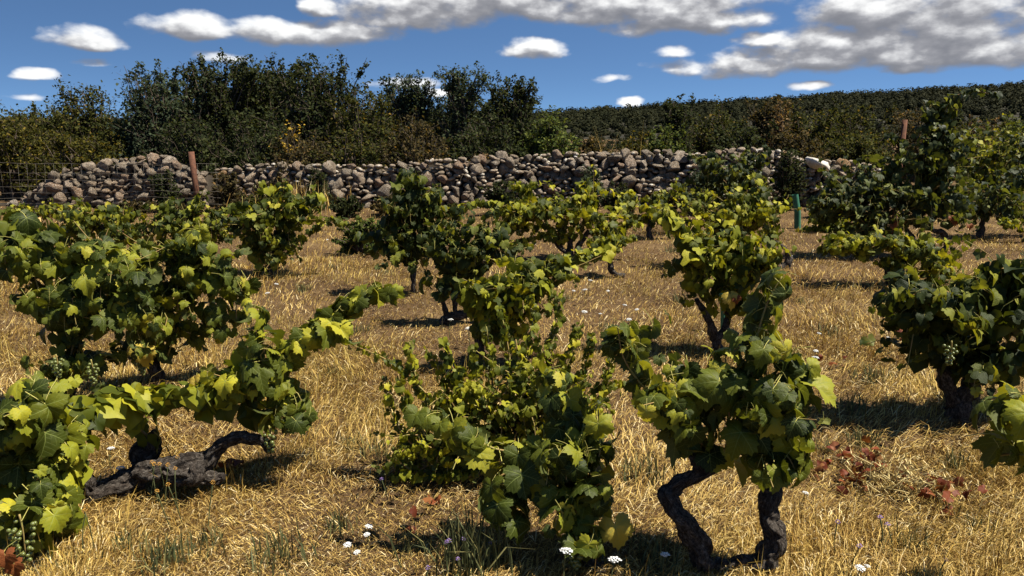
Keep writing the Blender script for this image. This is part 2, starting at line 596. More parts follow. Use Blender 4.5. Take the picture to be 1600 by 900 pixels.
# soil
M_SOIL, N = new_mat('dry_soil')
tcn = N.n('ShaderNodeTexCoord')
g1 = N.noise(tcn.outputs['Object'], 1.1, 5, 0.6)
g2 = N.noise(tcn.outputs['Object'], 35, 6, 0.7)
g3 = N.noise(tcn.outputs['Object'], 160, 3, 0.6)
cg = N.ramp(g1.outputs['Fac'], [(0.3, (0.085, 0.050, 0.026)), (0.5, (0.15, 0.092, 0.044)), (0.7, (0.25, 0.165, 0.075))])
cg = N.mixc(N.smooth(g2.outputs['Fac'], 0.40, 0.62), N.mixc(1.0, cg, (0.45, 0.42, 0.40), 'MULTIPLY'), cg)
cg = N.mixc(N.m('MULTIPLY', N.smooth(g3.outputs['Fac'], 0.58, 0.7), 0.5), cg, (0.42, 0.30, 0.14))
out(N, bsdf(N, cg, 0.95, 0.1, bump(N, N.m('ADD', g2.outputs['Fac'], N.m('MULTIPLY', g3.outputs['Fac'], 0.4)), 0.9, 0.04)))

M_STRAW, N = new_mat('straw')
rn = N.n('ShaderNodeNewGeometry').outputs['Random Per Island']
tcn = N.n('ShaderNodeTexCoord')
p1 = N.noise(tcn.outputs['Object'], 0.9, 4, 0.6)
p2 = N.noise(tcn.outputs['Object'], 4.0, 3, 0.6)
cs_ = N.ramp(rn, [(0, (0.09, 0.047, 0.012)), (0.3, (0.25, 0.155, 0.034)), (0.65, (0.52, 0.37, 0.085)), (0.94, (0.74, 0.58, 0.19)), (0.96, (0.72, 0.62, 0.36)), (1, (0.18, 0.18, 0.05))])
cs_ = N.mixc(N.smooth(p1.outputs['Fac'], 0.42, 0.62), cs_, N.mixc(1.0, cs_, (0.74, 0.62, 0.50), 'MULTIPLY'))
cs_ = N.mixc(N.m('MULTIPLY', N.smooth(p2.outputs['Fac'], 0.5, 0.7), 0.6), cs_, N.mixc(1.0, cs_, (0.66, 0.58, 0.50), 'MULTIPLY'))
bs_ = bsdf(N, cs_, 0.85, 0.05)
tr_ = N.n('ShaderNodeBsdfTranslucent')
N.put(tr_.inputs[0], cs_)
mx_ = N.n('ShaderNodeMixShader')
mx_.inputs[0].default_value = 0.2
N.put(mx_.inputs[1], bs_)
N.put(mx_.inputs[2], tr_.outputs[0])
out(N, mx_.outputs[0])
M_LITTER = island_mat('straw_litter', [(0, (0.08, 0.040, 0.014)), (0.45, (0.26, 0.16, 0.045)), (0.88, (0.56, 0.40, 0.13)), (1, (0.72, 0.60, 0.36))], 0.85, 0.0, 0.05)
M_WEED = island_mat('green_weed', [(0, (0.045, 0.055, 0.022)), (0.6, (0.085, 0.095, 0.038)), (1, (0.22, 0.19, 0.07))], 0.6, 0.2)
M_WHITE = island_mat('white_petal', [(0, (0.62, 0.62, 0.58)), (1, (0.80, 0.80, 0.78))], 0.7, 0.15)
M_ORANGE = island_mat('seed_head', [(0, (0.42, 0.20, 0.03)), (1, (0.55, 0.30, 0.06))], 0.7)
M_PURPLE = island_mat('purple_petal', [(0, (0.26, 0.16, 0.42)), (1, (0.38, 0.26, 0.55))], 0.7, 0.2)
M_THISTLE = island_mat('dry_thistle', [(0, (0.38, 0.28, 0.10)), (1, (0.56, 0.46, 0.22))], 0.7, 0.1)
M_RUST = simple_mat('rusty_steel', (0.13, 0.055, 0.030), (0.075, 0.035, 0.022), 25, 0.85)
M_WIRE = simple_mat('galvanised_wire', (0.14, 0.125, 0.10), (0.07, 0.055, 0.04), 8, 0.5)
M_WOOD = simple_mat('pale_wood', (0.50, 0.32, 0.12), (0.40, 0.25, 0.09), 30, 0.8)
M_TUBE = simple_mat('green_plastic', (0.035, 0.12, 0.075), (0.05, 0.16, 0.10), 6, 0.45)
M_TWIG = simple_mat('twig_wood', (0.055, 0.042, 0.032), (0.10, 0.075, 0.055), 12, 0.9)
M_SAP = simple_mat('grey_stem', (0.16, 0.135, 0.12), (0.09, 0.075, 0.065), 22, 0.85)


def bush_mat(name, a, b, c, d=None, trans=0.22):
    st = [(0, a), (0.55, b), (0.93, c), (1, d or c)]
    return leaf_mat(name, st, trans=trans, tcol=tuple(x * 1.6 for x in b), island=True, rough=0.8, under=tuple(x * 1.2 for x in b), spec=0.06)


B_DARK = bush_mat('bush_dark', (0.011, 0.015, 0.006), (0.021, 0.028, 0.010), (0.045, 0.052, 0.018))
B_GREY = bush_mat('bush_grey', (0.016, 0.024, 0.014), (0.030, 0.042, 0.024), (0.06, 0.075, 0.04))
B_OLIVE = bush_mat('bush_olive', (0.014, 0.018, 0.005), (0.031, 0.036, 0.009), (0.07, 0.070, 0.016), (0.16, 0.105, 0.026))
B_YELL = bush_mat('bush_yellow', (0.016, 0.019, 0.004), (0.034, 0.034, 0.007), (0.09, 0.078, 0.013), (0.20, 0.14, 0.025))
B_BROWN = bush_mat('bush_brown', (0.018, 0.016, 0.007), (0.036, 0.031, 0.012), (0.08, 0.06, 0.024), (0.18, 0.11, 0.04))
B_RUST = bush_mat('bush_rust', (0.035, 0.022, 0.011), (0.08, 0.05, 0.022), (0.20, 0.13, 0.06))
B_GREEN = bush_mat('bush_green', (0.024, 0.036, 0.010), (0.050, 0.068, 0.016), (0.11, 0.125, 0.03))
B_GOLD = bush_mat('bush_gold', (0.20, 0.13, 0.02), (0.32, 0.21, 0.03), (0.45, 0.31, 0.05))
B_HILL = bush_mat('hill_crowns', (0.009, 0.011, 0.004), (0.014, 0.016, 0.006), (0.022, 0.022, 0.008), trans=0.03)

# ------------------------------------------------------------------ ground
ys = np.concatenate([np.linspace(-12, 1, 14), np.linspace(1.2, 18, 120), np.geomspace(19, 1500, 24)])
xs = np.concatenate([-np.geomspace(1500, 12, 18), np.linspace(-11.5, 11.5, 130), np.geomspace(12, 1500, 18)])
gx, gy = np.meshgrid(xs, ys)
gzv = ground_z(gx, gy)
V = np.stack([gx, gy, gzv], -1).reshape(-1, 3)
nx, ny = len(xs), len(ys)
ii = (np.arange(ny - 1)[:, None] * nx + np.arange(nx - 1)[None, :])
Q = np.stack([ii, ii + 1, ii + nx + 1, ii + nx], -1).reshape(-1, 4)
g = obj('ground', mesh_np('ground', V, Q, M_SOIL, True))
g['kind'] = 'structure'

# hill ridge on the right, sinking to the left
RIDGE = [(-400, 196), (0, 193), (500, 185), (860, 174), (1000, 166), (1100, 159), (1200, 152), (1300, 145), (1400, 139), (1500, 134), (1600, 129), (2000, 112), (2600, 100)]
RX = np.array([(p[0] - 800) / F_PX for p in RIDGE]) / math.cos(PITCH)
RE = np.array([px_dir(800, p[1]).z / px_dir(800, p[1]).y for p in RIDGE])
RIDGE_Y = 420.0


def hill_z(x, y):
    x = np.asarray(x, float)
    y = np.asarray(y, float)
    top = np.interp(x / np.maximum(y, 1), RX, RE) * RIDGE_Y + CAM_H - 3.0
    s = np.clip((y - 70) / (RIDGE_Y - 70), 0, 1.0)
    z = top * (s ** 1.25) + 0.9 * hnoise(x, y, 0.03, 4) * np.clip(s * 3, 0, 1) - 0.4
    return np.where(y > RIDGE_Y, z - (y - RIDGE_Y) * 0.10, z)


ys = np.concatenate([[60], np.linspace(70, 520, 46)])
us = np.linspace(-1.5, 1.9, 90)
gy, gu = np.meshgrid(ys, us, indexing='ij')
gx = gu * gy
zz = hill_z(gx, gy)
zz[0, :] = -1.0
V = np.stack([gx, gy, zz], -1).reshape(-1, 3)
nx, ny = len(us), len(ys)
ii = (np.arange(ny - 1)[:, None] * nx + np.arange(nx - 1)[None, :])
Q = np.stack([ii, ii + 1, ii + nx + 1, ii + nx], -1).reshape(-1, 4)
M_HILL = simple_mat('hill_scrub', (0.014, 0.013, 0.006), (0.026, 0.021, 0.010), 0.09, 0.95)
h = obj('hill', mesh_np('hill', V, Q, M_HILL, True))
h['kind'] = 'structure'


def icosphere(sub):
    import bmesh
    bm = bmesh.new()
    bmesh.ops.create_icosphere(bm, subdivisions=sub, radius=1.0)
    v = np.array([x.co[:] for x in bm.verts])
    f = np.array([[q.index for q in p.verts] for p in bm.faces])
    bm.free()
    return v, f


ICO1, ICO1F = icosphere(1)
ICO2, ICO2F = icosphere(2)
ICO3, ICO3F = icosphere(3)

# forest on the hill: thousands of crowns too far off to tell apart, each a ragged clump of leaf faces
rng = np.random.default_rng(3)
n = 9600
yy = np.concatenate([26 + 55 * rng.random(1500), 75 + (RIDGE_Y - 72) * rng.random(n - 1500) ** 0.8])
uu = rng.uniform(-1.45, 1.5, n)
keep = (hnoise(uu * yy, yy, 0.05, 7) + rng.random(n) * 0.9) > -0.35
yy, uu = yy[keep], uu[keep]
rx_ = np.linspace(-1.45, 1.5, 560)
yy = np.concatenate([yy, RIDGE_Y - rng.uniform(0, 14, 560)])
uu = np.concatenate([uu, rx_ + rng.normal(0, .002, 560)])
n = len(yy)
xx = uu * yy
zz = np.where(yy < 72, 0.0, hill_z(xx, yy))
R = np.clip(yy * 0.0068, 0.28, 2.7) * rng.uniform(0.55, 1.35, n)
kk = 60
d = rand_unit(n * kk, rng).reshape(n, kk, 3)
d[..., 2] = np.abs(d[..., 2]) * 1.15 + 0.08
cen = np.stack([xx, yy, zz + R * 0.35], -1)[:, None, :] + d * R[:, None, None] * rng.uniform(0.65, 1.06, (n, kk, 1))
nv = (d + 0.45 * rand_unit(n * kk, rng).reshape(n, kk, 3)).reshape(-1, 3)
fr = frames(nv, rand_unit(n * kk, rng))
sz = (R[:, None] * rng.uniform(0.09, 0.20, (n, kk))).reshape(-1)
tpl = np.array([[-0.8, -0.7, 0], [0.9, -0.5, 0.15], [0.6, 0.9, 0], [-0.7, 0.6, -0.15]])
V = cen.reshape(-1, 1, 3) + np.einsum('nij,kj->nki', fr, tpl) * sz[:, None, None]
Q = np.arange(len(sz) * 4).reshape(-1, 4)
# solid hearts so no light leaks through a crown
hv = ICO1[None] * (R * 0.80)[:, None, None] * np.array([1, 1, 0.85]) + np.stack([xx, yy, zz + R * 0.3], -1)[:, None, :]
hf = (ICO1F[None] + (np.arange(n) * len(ICO1))[:, None, None]).reshape(-1, 3) + len(V) * 4
fw = obj('hillside_forest', mesh_np('hillside_forest', np.concatenate([V.reshape(-1, 3), hv.reshape(-1, 3)]), [Q, hf], B_HILL))
fw['kind'] = 'stuff'
fw['label'] = 'dark green woodland covering the far hillside'

# ------------------------------------------------------------------ dry grass and litter
def grass_density(x, y):
    d = 0.42 + 1.0 * hnoise(x, y, 1.15, 1.0) + 0.8 * hnoise(x, y, 3.7, 5.0)
    # worn, barer soil in the left and centre foreground
    bare = np.exp(-(((x + 0.75) / 1.25) ** 2 + ((y - 2.6) / 0.55) ** 2))
    return np.clip(d, 0.05, 1) * (1 - 0.8 * bare)


def blades(n, seed, ymin, ymax, hmin, hmax, w, flat=0.0, power=1.6, dens=True):
    rng = np.random.default_rng(seed)
    u = rng.random(n)
    a = 1 - power
    y = (ymin ** a + u * (ymax ** a - ymin ** a)) ** (1 / a)
    x = rng.uniform(-1, 1, n) * (0.78 * y + 1.3)
    if dens:
        k = rng.random(n) < grass_density(x, y)
        x, y = x[k], y[k]
    n = len(x)
    z = ground_z(x, y) - 0.005
    hh = rng.uniform(hmin, hmax, n) * (0.75 + 0.5 * np.clip(hnoise(x, y, 0.8, 9.0), -0.6, 1))
    ww = w * (0.7 + 0.13 * y) * rng.uniform(0.7, 1.4, n)
    ang = rng.uniform(0, 2 * np.pi, n)
    clump = hnoise(x, y, 1.6, 3.3) * 3.0
    lean = np.clip(np.abs(rng.normal(0.45, 0.45, n)), 0, 1.45) + flat
    la = clump + rng.normal(0, 0.9, n)
    dx, dy = np.cos(la), np.sin(la)
    b = np.stack([x, y, z], -1)
    side = np.stack([np.cos(ang), np.sin(ang), np.zeros(n)], -1) * ww[:, None] * 0.5
    up1 = np.stack([dx * np.sin(lean * 0.5), dy * np.sin(lean * 0.5), np.cos(lean * 0.5)], -1) * (hh * 0.55)[:, None]
    l2 = np.minimum(lean * 1.35, 1.75)
    up2 = np.stack([dx * np.sin(l2), dy * np.sin(l2), np.cos(l2)], -1) * (hh * 0.5)[:, None]
    m = b + up1
    t = m + up2
    V = np.stack([b - side, b + side, m + side * 0.8, m - side * 0.8, t], 1).reshape(-1, 3)
    o = np.arange(n)[:, None] * 5
    return V, o + np.array([[0, 1, 2, 3]]), o + np.array([[3, 2, 4]])


A = Acc()
A.add(*blades(430000, 1, 1.7, 15.2, 0.025, 0.09, 0.0027))
A.add(*blades(22000, 2, 1.7, 15.0, 0.12, 0.28, 0.0026))
gr = obj('dry_grass', A.mesh('dry_grass', M_STRAW, False))
gr['kind'] = 'stuff'
gr['label'] = 'golden dry grass between the vines'
A = Acc()
A.add(*blades(250000, 4, 1.7, 15.0, 0.03, 0.19, 0.0026, flat=1.15, power=1.9, dens=False))
lt = obj('straw_litter', A.mesh('straw_litter', M_LITTER, False))
lt['kind'] = 'stuff'
lt['label'] = 'broken straw and dead stems lying on the soil'

# ------------------------------------------------------------------ dry stone wall
def stone_mesh(k):
    rng = np.random.default_rng(100 + k)
    v = ICO3.copy()
    a = rng.normal(size=(11, 3))
    a /= np.linalg.norm(a, axis=1)[:, None]
    r = np.ones(len(v))
    for i, d_ in enumerate(a):      # a few flattened faces make it a field stone
        lim = rng.uniform(0.42, 0.84)
        dd = v @ d_
        r = np.minimum(r, np.where(dd > 1e-3, lim / np.maximum(dd, 1e-3), 9))
    r = np.minimum(r, 1)
    r *= (1.27 + 0.05 * np.sin(v[:, 0] * 5 + k) * np.sin(v[:, 1] * 4.3 + 2 * k) + 0.03 * np.sin(v[:, 2] * 11 + v[:, 0] * 9 + k))
    return mesh_np('stone', v * r[:, None], ICO3F, M_STONE, True)


STONES = [stone_mesh(k) for k in range(12)]
WALL_Y = 15.2
TOPP = [(-120, 330), (0, 322), (30, 312), (60, 292), (100, 266), (140, 256), (180, 249), (250, 243), (275, 254), (300, 268), (335, 264), (380, 258), (420, 256), (520, 257), (600, 258), (640, 252),
        (700, 248), (770, 242), (830, 242), (880, 238), (960, 238), (1040, 234), (1075, 240), (1110, 238), (1150, 230), (1220, 234), (1280, 252), (1330, 248), (1380, 262)]
TX = np.array([P(p[0], p[1], WALL_Y).x for p in TOPP])
TZ = np.array([P(p[0], p[1], WALL_Y).z for p in TOPP])


def wall_front(x):
    return WALL_Y + 0.12 * np.sin(x * 0.9) + 0.08 * np.sin(x * 2.3 + 1)


def build_wall(name, label, x0, x1, seed, n_ind=300):
    rng = np.random.default_rng(seed)
    root = thing(name, label, 'stone wall', (0.5 * (x0 + x1), WALL_Y + 0.35, 0))
    ox = np.array(root.location)
    # packed field stones: big ones first, small ones chinked into the gaps
    placed = []
    for (wmin, wmax, tries) in ((0.30, 0.42, 30), (0.21, 0.30, 420), (0.14, 0.21, 4600), (0.08, 0.13, 8000)):
        for _ in range(tries):
            a = rng.uniform(wmin, wmax) / 2
            b = a * rng.uniform(0.40, 0.80)
            x = rng.uniform(x0, x1)
            top = np.interp(x, TX, TZ)
            if top < 0.08:
                continue
            z = rng.uniform(0.0, 1.0) * max(top - b * 0.7, 0.03)
            if placed:
                pl = np.array(placed)
                dx = (pl[:, 0] - x) / (pl[:, 2] + a)
                dz = (pl[:, 1] - z) / (pl[:, 3] + b)
                if np.min(dx * dx + dz * dz) < 0.60:
                    continue
            placed.append((x, z, a, b))
    placed.sort(key=lambda s: -s[2] * s[3])
    rest = Acc()
    for i, (x, z, a, b) in enumerate(placed):
        top = np.interp(x, TX, TZ)
        dpt = rng.uniform(0.8, 1.25) * max(a, b)
        y = wall_front(x) + dpt * 0.55 + 0.16 * z + rng.normal(0, 0.03)
        tilt = rng.normal(0, 0.22) if rng.random() < 0.85 else rng.normal(0, 0.7)
        rot = Matrix.Rotation(tilt, 4, 'Y') @ Matrix.Diagonal((a * 1.06, dpt, b * 1.06, 1)) @ Quaternion(rng.normal(size=4)).normalized().to_matrix().to_4x4()
        m = Matrix.Translation((x - ox[0], y - ox[1], z)) @ rot
        if i < n_ind:
            obj('stone', STONES[i % len(STONES)], root, m)
        else:
            mm = np.array(m)
            rest.add(ICO2 @ mm[:3, :3].T + mm[:3, 3], None, ICO2F)
    if rest.n:
        o = obj('small_stones', rest.mesh('small_stones', M_STONE), root)
        o['kind'] = 'stuff'
    # earth and rubble heart of the wall
    gxx = np.linspace(x0 + 0.05, x1 - 0.05, 60)
    tp = np.maximum(np.interp(gxx, TX, TZ) - 0.10, 0.02)
    f0 = wall_front(gxx) + 0.16
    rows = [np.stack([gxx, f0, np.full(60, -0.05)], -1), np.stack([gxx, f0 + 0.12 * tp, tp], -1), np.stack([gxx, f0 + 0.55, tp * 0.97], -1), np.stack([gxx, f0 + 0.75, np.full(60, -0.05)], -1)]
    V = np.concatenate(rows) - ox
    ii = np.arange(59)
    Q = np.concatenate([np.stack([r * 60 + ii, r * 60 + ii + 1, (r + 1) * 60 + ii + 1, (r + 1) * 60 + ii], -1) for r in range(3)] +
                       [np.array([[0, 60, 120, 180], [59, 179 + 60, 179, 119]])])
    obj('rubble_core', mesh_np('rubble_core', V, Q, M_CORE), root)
    return root


xa = P(-110, 320, WALL_Y).x
xb = P(318, 320, WALL_Y).x
xc = P(338, 320, WALL_Y).x
xd = P(1375, 320, WALL_Y).x
build_wall('stone_wall', 'mounded end of dry stone wall behind the wire fence, sinking to the left', xa, xb, 21, 260)
build_wall('stone_wall', 'long dry stone wall of lichened field stones across the middle of the field', xc, xd, 22, 300)
m = Matrix.Diagonal((0.27, 0.22, 0.13, 1))
st = stone_mesh(77)
st.materials[0] = M_PALESTONE
p = P(1282, 257, WALL_Y)
o = obj('boulder', st, None, Matrix.Translation((p.x, WALL_Y - 0.02, p.z)) @ Matrix.Rotation(0.5, 4, 'Y') @ m)
tag(o, 'bleached white boulder resting on the right end of the stone wall', 'stone')


# ------------------------------------------------------------------ trees and scrub
RHOMB = np.array([[0, -0.5, 0], [0.32, 0.02, 0.06], [0, 0.5, 0], [-0.32, 0.02, 0.06]])


def bush(name, label, cat, px, top, wpx, Yd, mat, seed, n_br=60, twigs=8, lv=15, leaf=0.075, upright=0.5,  dpt=None, lean=0.0, spikes=0, low=0.05, group=None, trunk_r=None, lpx=None, basez=None):
    rng = np.random.default_rng(seed)
    n_br = int(n_br * 1.15)
    leaf = leaf * 1.12
    base = P(px, 200, Yd)
    base.z = float(ground_z(base.x, base.y)) if basez is None else basez
    H = P(px, top, Yd).z - base.z
    Wd = wpx / F_PX * Yd * 0.5
    D = (dpt or min(Wd, 1.3))
    root = thing(name, label, cat, base, group)
    limb = Acc()
    leaves_c, leaves_d = [], []
    tr = trunk_r or 0.012 + 0.012 * H
    for k in range(n_br):
        ph = rng.uniform(0, 2 * np.pi)
        h_ = rng.random() ** 0.62
        h_ = low + (1 - low) * h_
        prof = math.sin(math.pi * min(0.98, 0.16 + 0.80 * h_)) ** 0.6
        s = prof * math.sqrt(rng.uniform(0.15, 1.0))
        tip = np.array([Wd * math.cos(ph) * s + lean * h_ * H, D * math.sin(ph) * s, H * h_ * rng.uniform(0.86, 1.0)])
        if k < spikes:
            tip = np.array([Wd * rng.uniform(-0.85, 0.85), D * rng.uniform(-0.5, 0.5), H * rng.uniform(0.9, 1.03)])
        st = np.array([rng.normal(0, 0.10 * Wd), rng.normal(0, 0.10 * D), 0.0])
        mid = st * 0.6 + tip * 0.4
        mid[2] = tip[2] * (0.42 + 0.25 * upright)
        mid[:2] = st[:2] + (tip[:2] - st[:2]) * (0.55 - 0.35 * upright) + rng.normal(0, 0.06 * Wd, 2)
        path = catmull([st, mid, tip], 7)
        limb.tube(path, np.linspace(tr, 0.004, 7), 4, cap=False)
        nt = twigs if k >= spikes else twigs + 4
        for q in range(nt):
            t_ = rng.uniform(0.34, 1.0) if k >= spikes else rng.uniform(0.4, 1.0)
            i = min(int(t_ * 6), 5)
            p0 = path[i] + (path[i + 1] - path[i]) * (t_ * 6 - i)
            dr = path[i + 1] - path[i]
            dr = dr / (np.linalg.norm(dr) + 1e-6)
            dv = dr * 0.7 + rand_unit(1, rng)[0] * 0.9 + np.array([0, 0, 0.35 * upright])
            dv /= np.linalg.norm(dv)
            ln = rng.uniform(0.09, 0.20) * H * (1 if k >= spikes else 0.45)
            p1 = p0 + dv * ln
            p1[2] = max(p1[2], 0.03)
            limb.tube(np.array([p0, (p0 + p1) / 2 + rng.normal(0, 0.02, 3), p1]), [0.005, 0.004, 0.002], 3, cap=False)
            c = p0 + (p1 - p0) * rng.random((lv, 1)) ** 0.8 + rng.normal(0, 0.028 * min(H, 2.5), (lv, 3)) * (1 if k >= spikes else 0.5)
            leaves_c.append(c)
            leaves_d.append(np.repeat(dv[None], lv, 0))
    c = np.concatenate(leaves_c)
    dd = np.concatenate(leaves_d)
    c[:, 2] = np.maximum(c[:, 2], 0.02)
    n_ = len(c)
    out_ = c * np.array([1, 1, 0.5])
    out_ /= np.linalg.norm(out_, axis=1)[:, None] + 1e-6
    nv_ = rand_unit(n_, rng) * 0.9 + out_ * 0.4 + np.array([0, 0, 0.55])
    fr_ = frames(nv_, dd + rand_unit(n_, rng) * 0.8)
    sz_ = leaf * rng.uniform(0.6, 1.25, n_)
    V_ = c[:, None, :] + np.einsum('nij,kj->nki', fr_, RHOMB) * sz_[:, None, None]
    Q_ = np.arange(n_ * 4).reshape(-1, 4)
    obj('trunk', limb.mesh('trunk', M_TWIG), root)
    obj('crown', mesh_np('crown', V_.reshape(-1, 3), Q_, mat), root)
    return root


HG = 'shrubby trees growing behind the stone wall'
T_ = 'tree'
bush('shrub', 'low yellow green shrub at the far left edge behind the fence', 'shrub', 20, 178, 190, 17.2, B_YELL, 1, 60, 8, 15, 0.075, group=HG)
bush('shrub', 'olive shrub with a ragged top at the far left skyline', 'shrub', -20, 158, 170, 20.5, B_OLIVE, 2, 55, 8, 15, 0.08, group=HG)
bush('hedge_tree', 'rounded dark green tree standing apart at the left of the hedge', T_, 132, 136, 122, 19.0, B_OLIVE, 3, 75, 9, 16, 0.075, group=HG)
bush('shrub', 'yellowish low shrub at the foot of the rounded tree on the left', 'shrub', 110, 200, 190, 16.6, B_YELL, 4, 60, 8, 15, 0.07, group=HG)
bush('shrub', 'olive shrub filling the dip between the rounded tree and the tall thicket', 'shrub', 205, 166, 100, 18.6, B_OLIVE, 5, 50, 8, 15, 0.075, group=HG)
bush('hedge_tree', 'grey green tree with loose branches leaning out to the left', T_, 262, 106, 150, 18.0, B_GREY, 6, 80, 9, 16, 0.078, 0.3, lean=-0.12, spikes=14, group=HG)
bush('hedge_tree', 'dense dark tree with a spiky top at the left of the tall thicket', T_, 345, 94, 150, 18.8, B_DARK, 7, 95, 9, 16, 0.078, 0.55, spikes=26, group=HG)
bush('hedge_tree', 'dense dark tree in the middle of the tall thicket', T_, 415, 104, 140, 19.4, B_DARK, 8, 90, 9, 16, 0.078, 0.55, spikes=18, group=HG)
bush('hedge_tree', 'broad dark tree with a thin sprig reaching right, highest of the thicket', T_, 500, 92, 175, 18.2, B_DARK, 9, 100, 9, 16, 0.078, 0.4, spikes=16, lean=0.03, group=HG)
bush('hedge_tree', 'olive tree with drooping sprays right of the highest tree', T_, 560, 142, 140, 17.6, B_OLIVE, 10, 80, 8, 15, 0.075, 0.2, spikes=6, group=HG)
bush('hedge_tree', 'thin grey green tree with upright twigs against the sky', T_, 645, 124, 100, 18.4, B_GREY, 11, 60, 8, 14, 0.072, 0.75, spikes=26, group=HG)
bush('hedge_tree', 'slender tree with one long bare spike, left of the last hedge tree', T_, 722, 112, 96, 18.2, B_GREY, 12, 48, 7, 13, 0.072, 0.95, spikes=26, group=HG)
bush('hedge_tree', 'last dark tree at the right end of the thicket', T_, 802, 130, 100, 18.0, B_DARK, 13, 75, 8, 15, 0.075, 0.7, spikes=26, group=HG)
bush('shrub', 'brownish scrub low in front of the thin upright trees', 'shrub', 650, 188, 170, 16.9, B_BROWN, 14, 70, 8, 14, 0.065, group=HG)
bush('shrub', 'dark low scrub under the slender spiky tree', 'shrub', 755, 180, 150, 17.2, B_DARK, 15, 70, 8, 14, 0.07, group=HG)
bush('shrub', 'dark leafy scrub at the foot of the leaning tree', 'shrub', 300, 190, 190, 16.8, B_DARK, 16, 80, 8, 14, 0.07, group=HG)
bush('shrub', 'dark scrub at the foot of the highest tree', 'shrub', 400, 185, 170, 16.9, B_DARK, 17, 75, 8, 14, 0.07, group=HG)
bush('shrub', 'olive brown scrub tangle right of the golden leaves', 'shrub', 550, 205, 190, 16.6, B_OLIVE, 18, 80, 8, 14, 0.062, group=HG)
bush('shrub', 'shrub carrying bright golden leaves in the dark thicket', 'shrub', 447, 186, 66, 16.4, B_GOLD, 19, 7, 4, 5, 0.075, 0.2, group=HG, low=0.55)
bush('shrub', 'brown tangled scrub just below the golden leaves', 'shrub', 470, 205, 130, 16.5, B_BROWN, 119, 55, 8, 14, 0.06, group=HG)
bush('shrub', 'bright green leafy shrub at the right end of the thicket', 'shrub', 852, 172, 80, 17.4, B_GREEN, 20, 55, 8, 14, 0.085, group=HG)
bush('shrub', 'low green shrub right beyond the end of the thicket', 'shrub', 880, 205, 70, 16.9, B_GREEN, 21, 45, 7, 13, 0.075, group=HG)
for k_, (px, top, w, mt, nb, sp, lb) in enumerate([(285, 128, 150, B_DARK, 85, 14, 'dark tree behind the leaning grey green tree'), (455, 112, 170, B_DARK, 95, 16, 'dark tree behind the middle of the tall thicket'),
        (380, 112, 140, B_DARK, 90, 16, 'dark tree filling the back of the thicket on its left'), (605, 150, 170, B_OLIVE, 85, 14, 'olive tree at the back, right of the highest tree'),
        (700, 150, 170, B_DARK, 85, 16, 'dark tree at the back between the slender trees'), (790, 156, 130, B_DARK, 75, 14, 'dark tree at the back of the right end of the thicket'),
        (60, 168, 150, B_OLIVE, 70, 6, 'olive tree at the back left of the rounded tree')]):
    bush('hedge_tree', lb, T_, px, top, w, 20.6 + 0.3 * k_, mt, 160 + k_, nb, 9, 16, 0.085, 0.55, spikes=sp, group=HG)
for k_, (px, top, w, Yd, mt, lb) in enumerate([(-140, 165, 190, 18.5, B_OLIVE, 'olive tree beyond the left end of the fence, nearest to it'), (-270, 150, 200, 19.5, B_DARK, 'dark tree outside the left end of the hedge'), (-420, 170, 220, 19.0, B_OLIVE, 'olive shrub farthest left of the hedge')]):
    bush('hedge_tree', lb, T_, px, top, w, Yd, mt, 180 + k_, 60, 8, 14, 0.09, 0.5, spikes=6, group=HG)
SG = 'scrub bushes beyond the right half of the wall'
for k, (px, top, w, Yd, mt, lb, nb, sp) in enumerate([
        (930, 214, 70, 17.4, B_BROWN, 'rusty brown low scrub beyond the wall next to dry stalks', 40, 0),
        (990, 208, 60, 17.0, B_YELL, 'pale yellow green weed bush just above the wall top', 34, 4),
        (1030, 200, 90, 18.0, B_GREEN, 'small green bush beyond the wall right of the dry stalks', 45, 4),
        (1062, 158, 60, 20.0, B_DARK, 'thin dark bush with a few twigs reaching above the hill line', 36, 16),
        (1115, 174, 120, 21.0, B_OLIVE, 'olive rounded bush beyond the wall below the ridge', 70, 6),
        (1200, 156, 90, 20.0, B_BROWN, 'tall brown bush topping the scrub near the hill line', 70, 16),
        (1160, 195, 120, 17.6, B_DARK, 'dark bush close behind the wall under the brown bush', 70, 4),
        (1265, 172, 130, 20.0, B_OLIVE, 'wide olive bush right of the tall brown bush', 75, 8),
        (1330, 168, 120, 22.0, B_OLIVE, 'olive green bush left of the rusty stake', 75, 6),
        (1245, 205, 120, 17.4, B_BROWN, 'brown scrub close behind the right end of the wall', 70, 4),
        (1340, 205, 130, 17.6, B_OLIVE, 'low olive scrub beyond the wall behind the stake', 70, 4),
        (1430, 172, 120, 23.0, B_BROWN, 'brown bush behind the tall staked vine', 70, 6),
        (1520, 186, 130, 24.0, B_OLIVE, 'olive bush with rusty tips at the right below the ridge', 70, 6),
        (1600, 182, 110, 25.0, B_GREEN, 'dark green bush at the right edge below the ridge', 60, 4)]):
    bush('shrub', lb, 'shrub', px, top, w, Yd, mt, 200 + k, nb, 8, 14, 0.075, 0.5, spikes=sp, group=SG)
bush('shrub', 'shrub with rust coloured flower heads beyond the right end of the wall', 'shrub', 1218, 165, 40, 18.6, B_RUST, 240, 12, 5, 9, 0.07, 0.6, spikes=3, group=SG, low=0.5)
bush('shrub', 'shrub with rusty tips at the right above the far vines', 'shrub', 1540, 178, 50, 21.0, B_RUST, 241, 10, 5, 8, 0.07, 0.6, spikes=3, group=SG, low=0.6)

